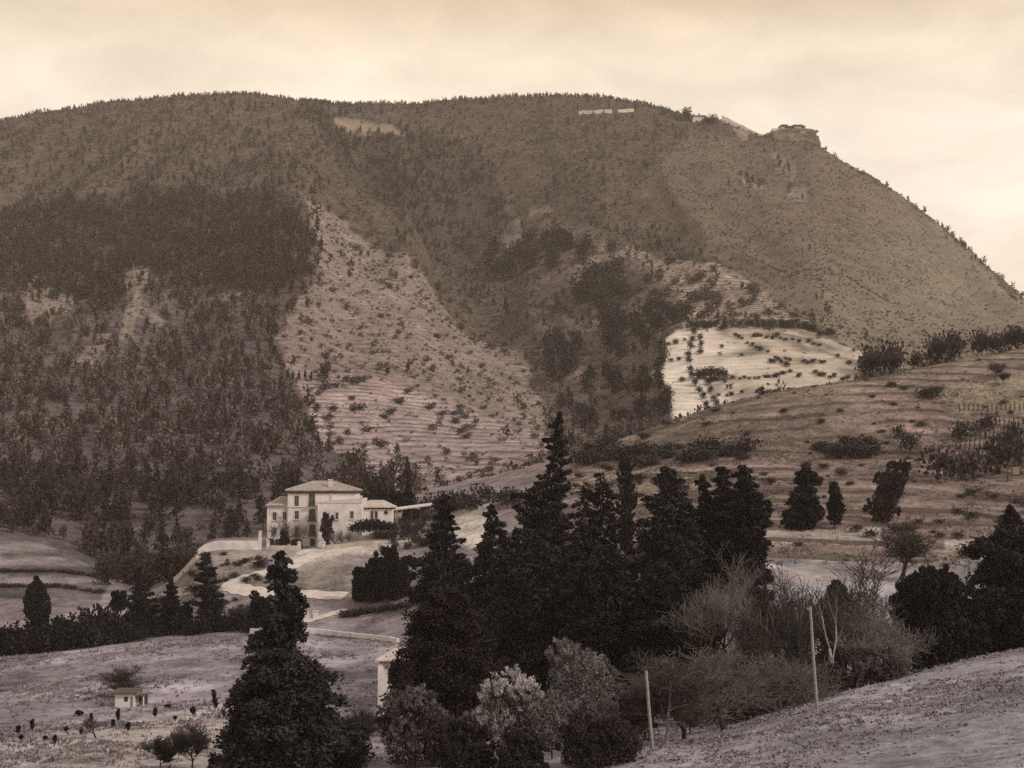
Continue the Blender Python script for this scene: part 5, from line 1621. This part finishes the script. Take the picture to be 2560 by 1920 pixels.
for nm, lab, u, d, o, nb, lv, lf_, mt in SH:
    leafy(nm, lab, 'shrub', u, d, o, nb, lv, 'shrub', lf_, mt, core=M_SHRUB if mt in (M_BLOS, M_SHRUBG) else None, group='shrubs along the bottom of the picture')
for i in range(34):
    u = 470 + i * 13.0 + rng.normal() * 4
    d = 132 + rng.random() * 34
    x, y, z = spot(u, d)
    s = .5 + .5 * rng.random()
    obj('undergrowth_bush', HB[i % 4], None, (x, y, z - .2), 'dark undergrowth bush at the foot of the conifers and bare trees', 'bush', 'undergrowth at the foot of the trees', rotz=rng.random() * 6, scale=(s * 1.1, s, s * (.7 + .5 * rng.random())))
# little shrubs in the meadow
for u, vt, vb, w, lab in ((32, 719, 731, 5, 'small columnar dark shrub left in the meadow'), (18, 726, 734, 6, 'low brown shrub left of the small columnar one'), (21, 736, 741, 4.5, 'tiny round dark shrub nearest the left edge'), (45, 737, 741, 4.5, 'tiny round dark shrub in the lower meadow'), (55, 736, 744, 4, 'tiny upright dark shrub in the lower meadow'), (66, 728, 732, 4, 'tiny round shrub on the meadow path'), (81, 730, 735, 3.5, 'tiny upright shrub beside the bare sapling'), (91, 713, 724, 3.5, 'thin upright dark shrub left of the hut'), (118, 709, 721, 5, 'bluish upright shrub right before the hut'), (113, 720, 728, 4, 'small upright shrub below the bluish one'), (128, 723, 731, 5, 'greyish shrub on the path below the hut'), (155, 708, 717, 4.5, 'small dark upright shrub right of the hut'), (193, 707, 715, 6, 'small brown bush near the narrow cypress'), (175, 717, 721, 4.5, 'tiny bush on the meadow path right of the hut'), (78, 712, 716, 10, 'low flat brown shrub left of the hut'), (168, 706, 708, 9, 'flat dark tuft right of the hut')):
    d = d_for(u, vb, 130, 235)
    leafy('meadow_shrub', lab, 'shrub', u, d, [(vt, u - w * .2, u + w * .2), (vt + (vb - vt) * .4, u - w * .5, u + w * .5), (vb + .5, u - w * .42, u + w * .42)], 12, 40, 'shrub', .3, M_CON, 'little shrubs in the meadow')
leafy('young_cypress', 'thin young cypress leaning left of the big front conifer', 'cypress', 215, d_for(215, 709, 150, 235), [(690, 212, 214), (697, 212, 216), (703, 213, 217.5), (709, 214, 218)], 14, 60, 'cypress', .3, M_CON)

# dry grass
def tuft_tpl(n, h, seed):
    g_ = np.random.default_rng(seed)
    V, Fc = [], []
    for i in range(n):
        th = g_.random() * 6.28
        w = .035 + .03 * g_.random()
        b = np.array([g_.normal() * .12, g_.normal() * .12, -.03])
        t = b + np.array([math.cos(th) * .22 * g_.random(), math.sin(th) * .22 * g_.random(), h * (.6 + .6 * g_.random())])
        p = np.array([-math.sin(th), math.cos(th), 0]) * w
        m_ = (b + t) / 2 + np.array([0, 0, .03])
        o = len(V)
        V += [b, m_ - p, t, m_ + p]
        Fc.append((o, o + 1, o + 2, o + 3))
    return np.array(V, np.float32), np.array(Fc)


for nm, n, dlo, dhi, alo, ahi, h, mt, lab in (('field_grass', 20000, 55, 140, .06, .42, .16, material('dry_grass_grey', (.185, .163, .160), .5, .5), 'rough dry grass of the near right field'),
                                           ('meadow_grass', 46000, 108, 262, -.42, -.03, .30, material('dry_grass_mauve', (.165, .145, .135), .6, .12), 'dry grass of the left meadow'),
                                           ('hill_grass', 52000, 195, 400, .03, .42, .42, material('dry_grass_tan', (.135, .108, .084), .5, .12), 'dry grass tufts on the right hill')):
    x, y = scatter(n, dlo, dhi, alo, ahi)
    s_ = sample(ST, x, y)
    dens_ = fbm(x, y, 11, 4, 301) * .8 + .5
    m = ((s_ < 4.2) if 'hill' not in nm else (s_ > 4.4) & (s_ < 8.2)) & (rng.random(n) < .05 + 1.5 * np.clip(dens_ - .45, 0, 1))
    p = np.stack([x, y, sample(ZT, x, y)], 1)[m]
    k = len(p)
    sc = (.7 + .9 * rng.random(k) ** 2)[:, None] * np.array([[1.3, 1.3, .8]])
    V, Fc = merge([tuft_tpl(6, h, 400 + i) for i in range(4)], p, sc, rng.random(k) * 6.28)
    obj(nm, mesh(nm, V, Fc, mt), label=lab, kind='stuff')

# ------------------------------------------------------------------ air
HZ = material('air', (1, 1, 1))
n, l = HZ.node_tree.nodes, HZ.node_tree.links
n.clear()
out = n.new('ShaderNodeOutputMaterial')
pv = n.new('ShaderNodeVolumePrincipled')
pv.inputs['Color'].default_value = (.95, .83, .68, 1)
pv.inputs['Density'].default_value = .00010
pv.inputs['Anisotropy'].default_value = .2
l.new(pv.outputs[0], out.inputs['Volume'])
zmin, zmax = float(ZT.min()) - 1, float(ZT.max()) + 30
obj('haze', mesh('haze', *box(-1500, 1500, -60, 2300, zmin, zmax), HZ), label='thin haze in the air over the valley', kind='stuff')
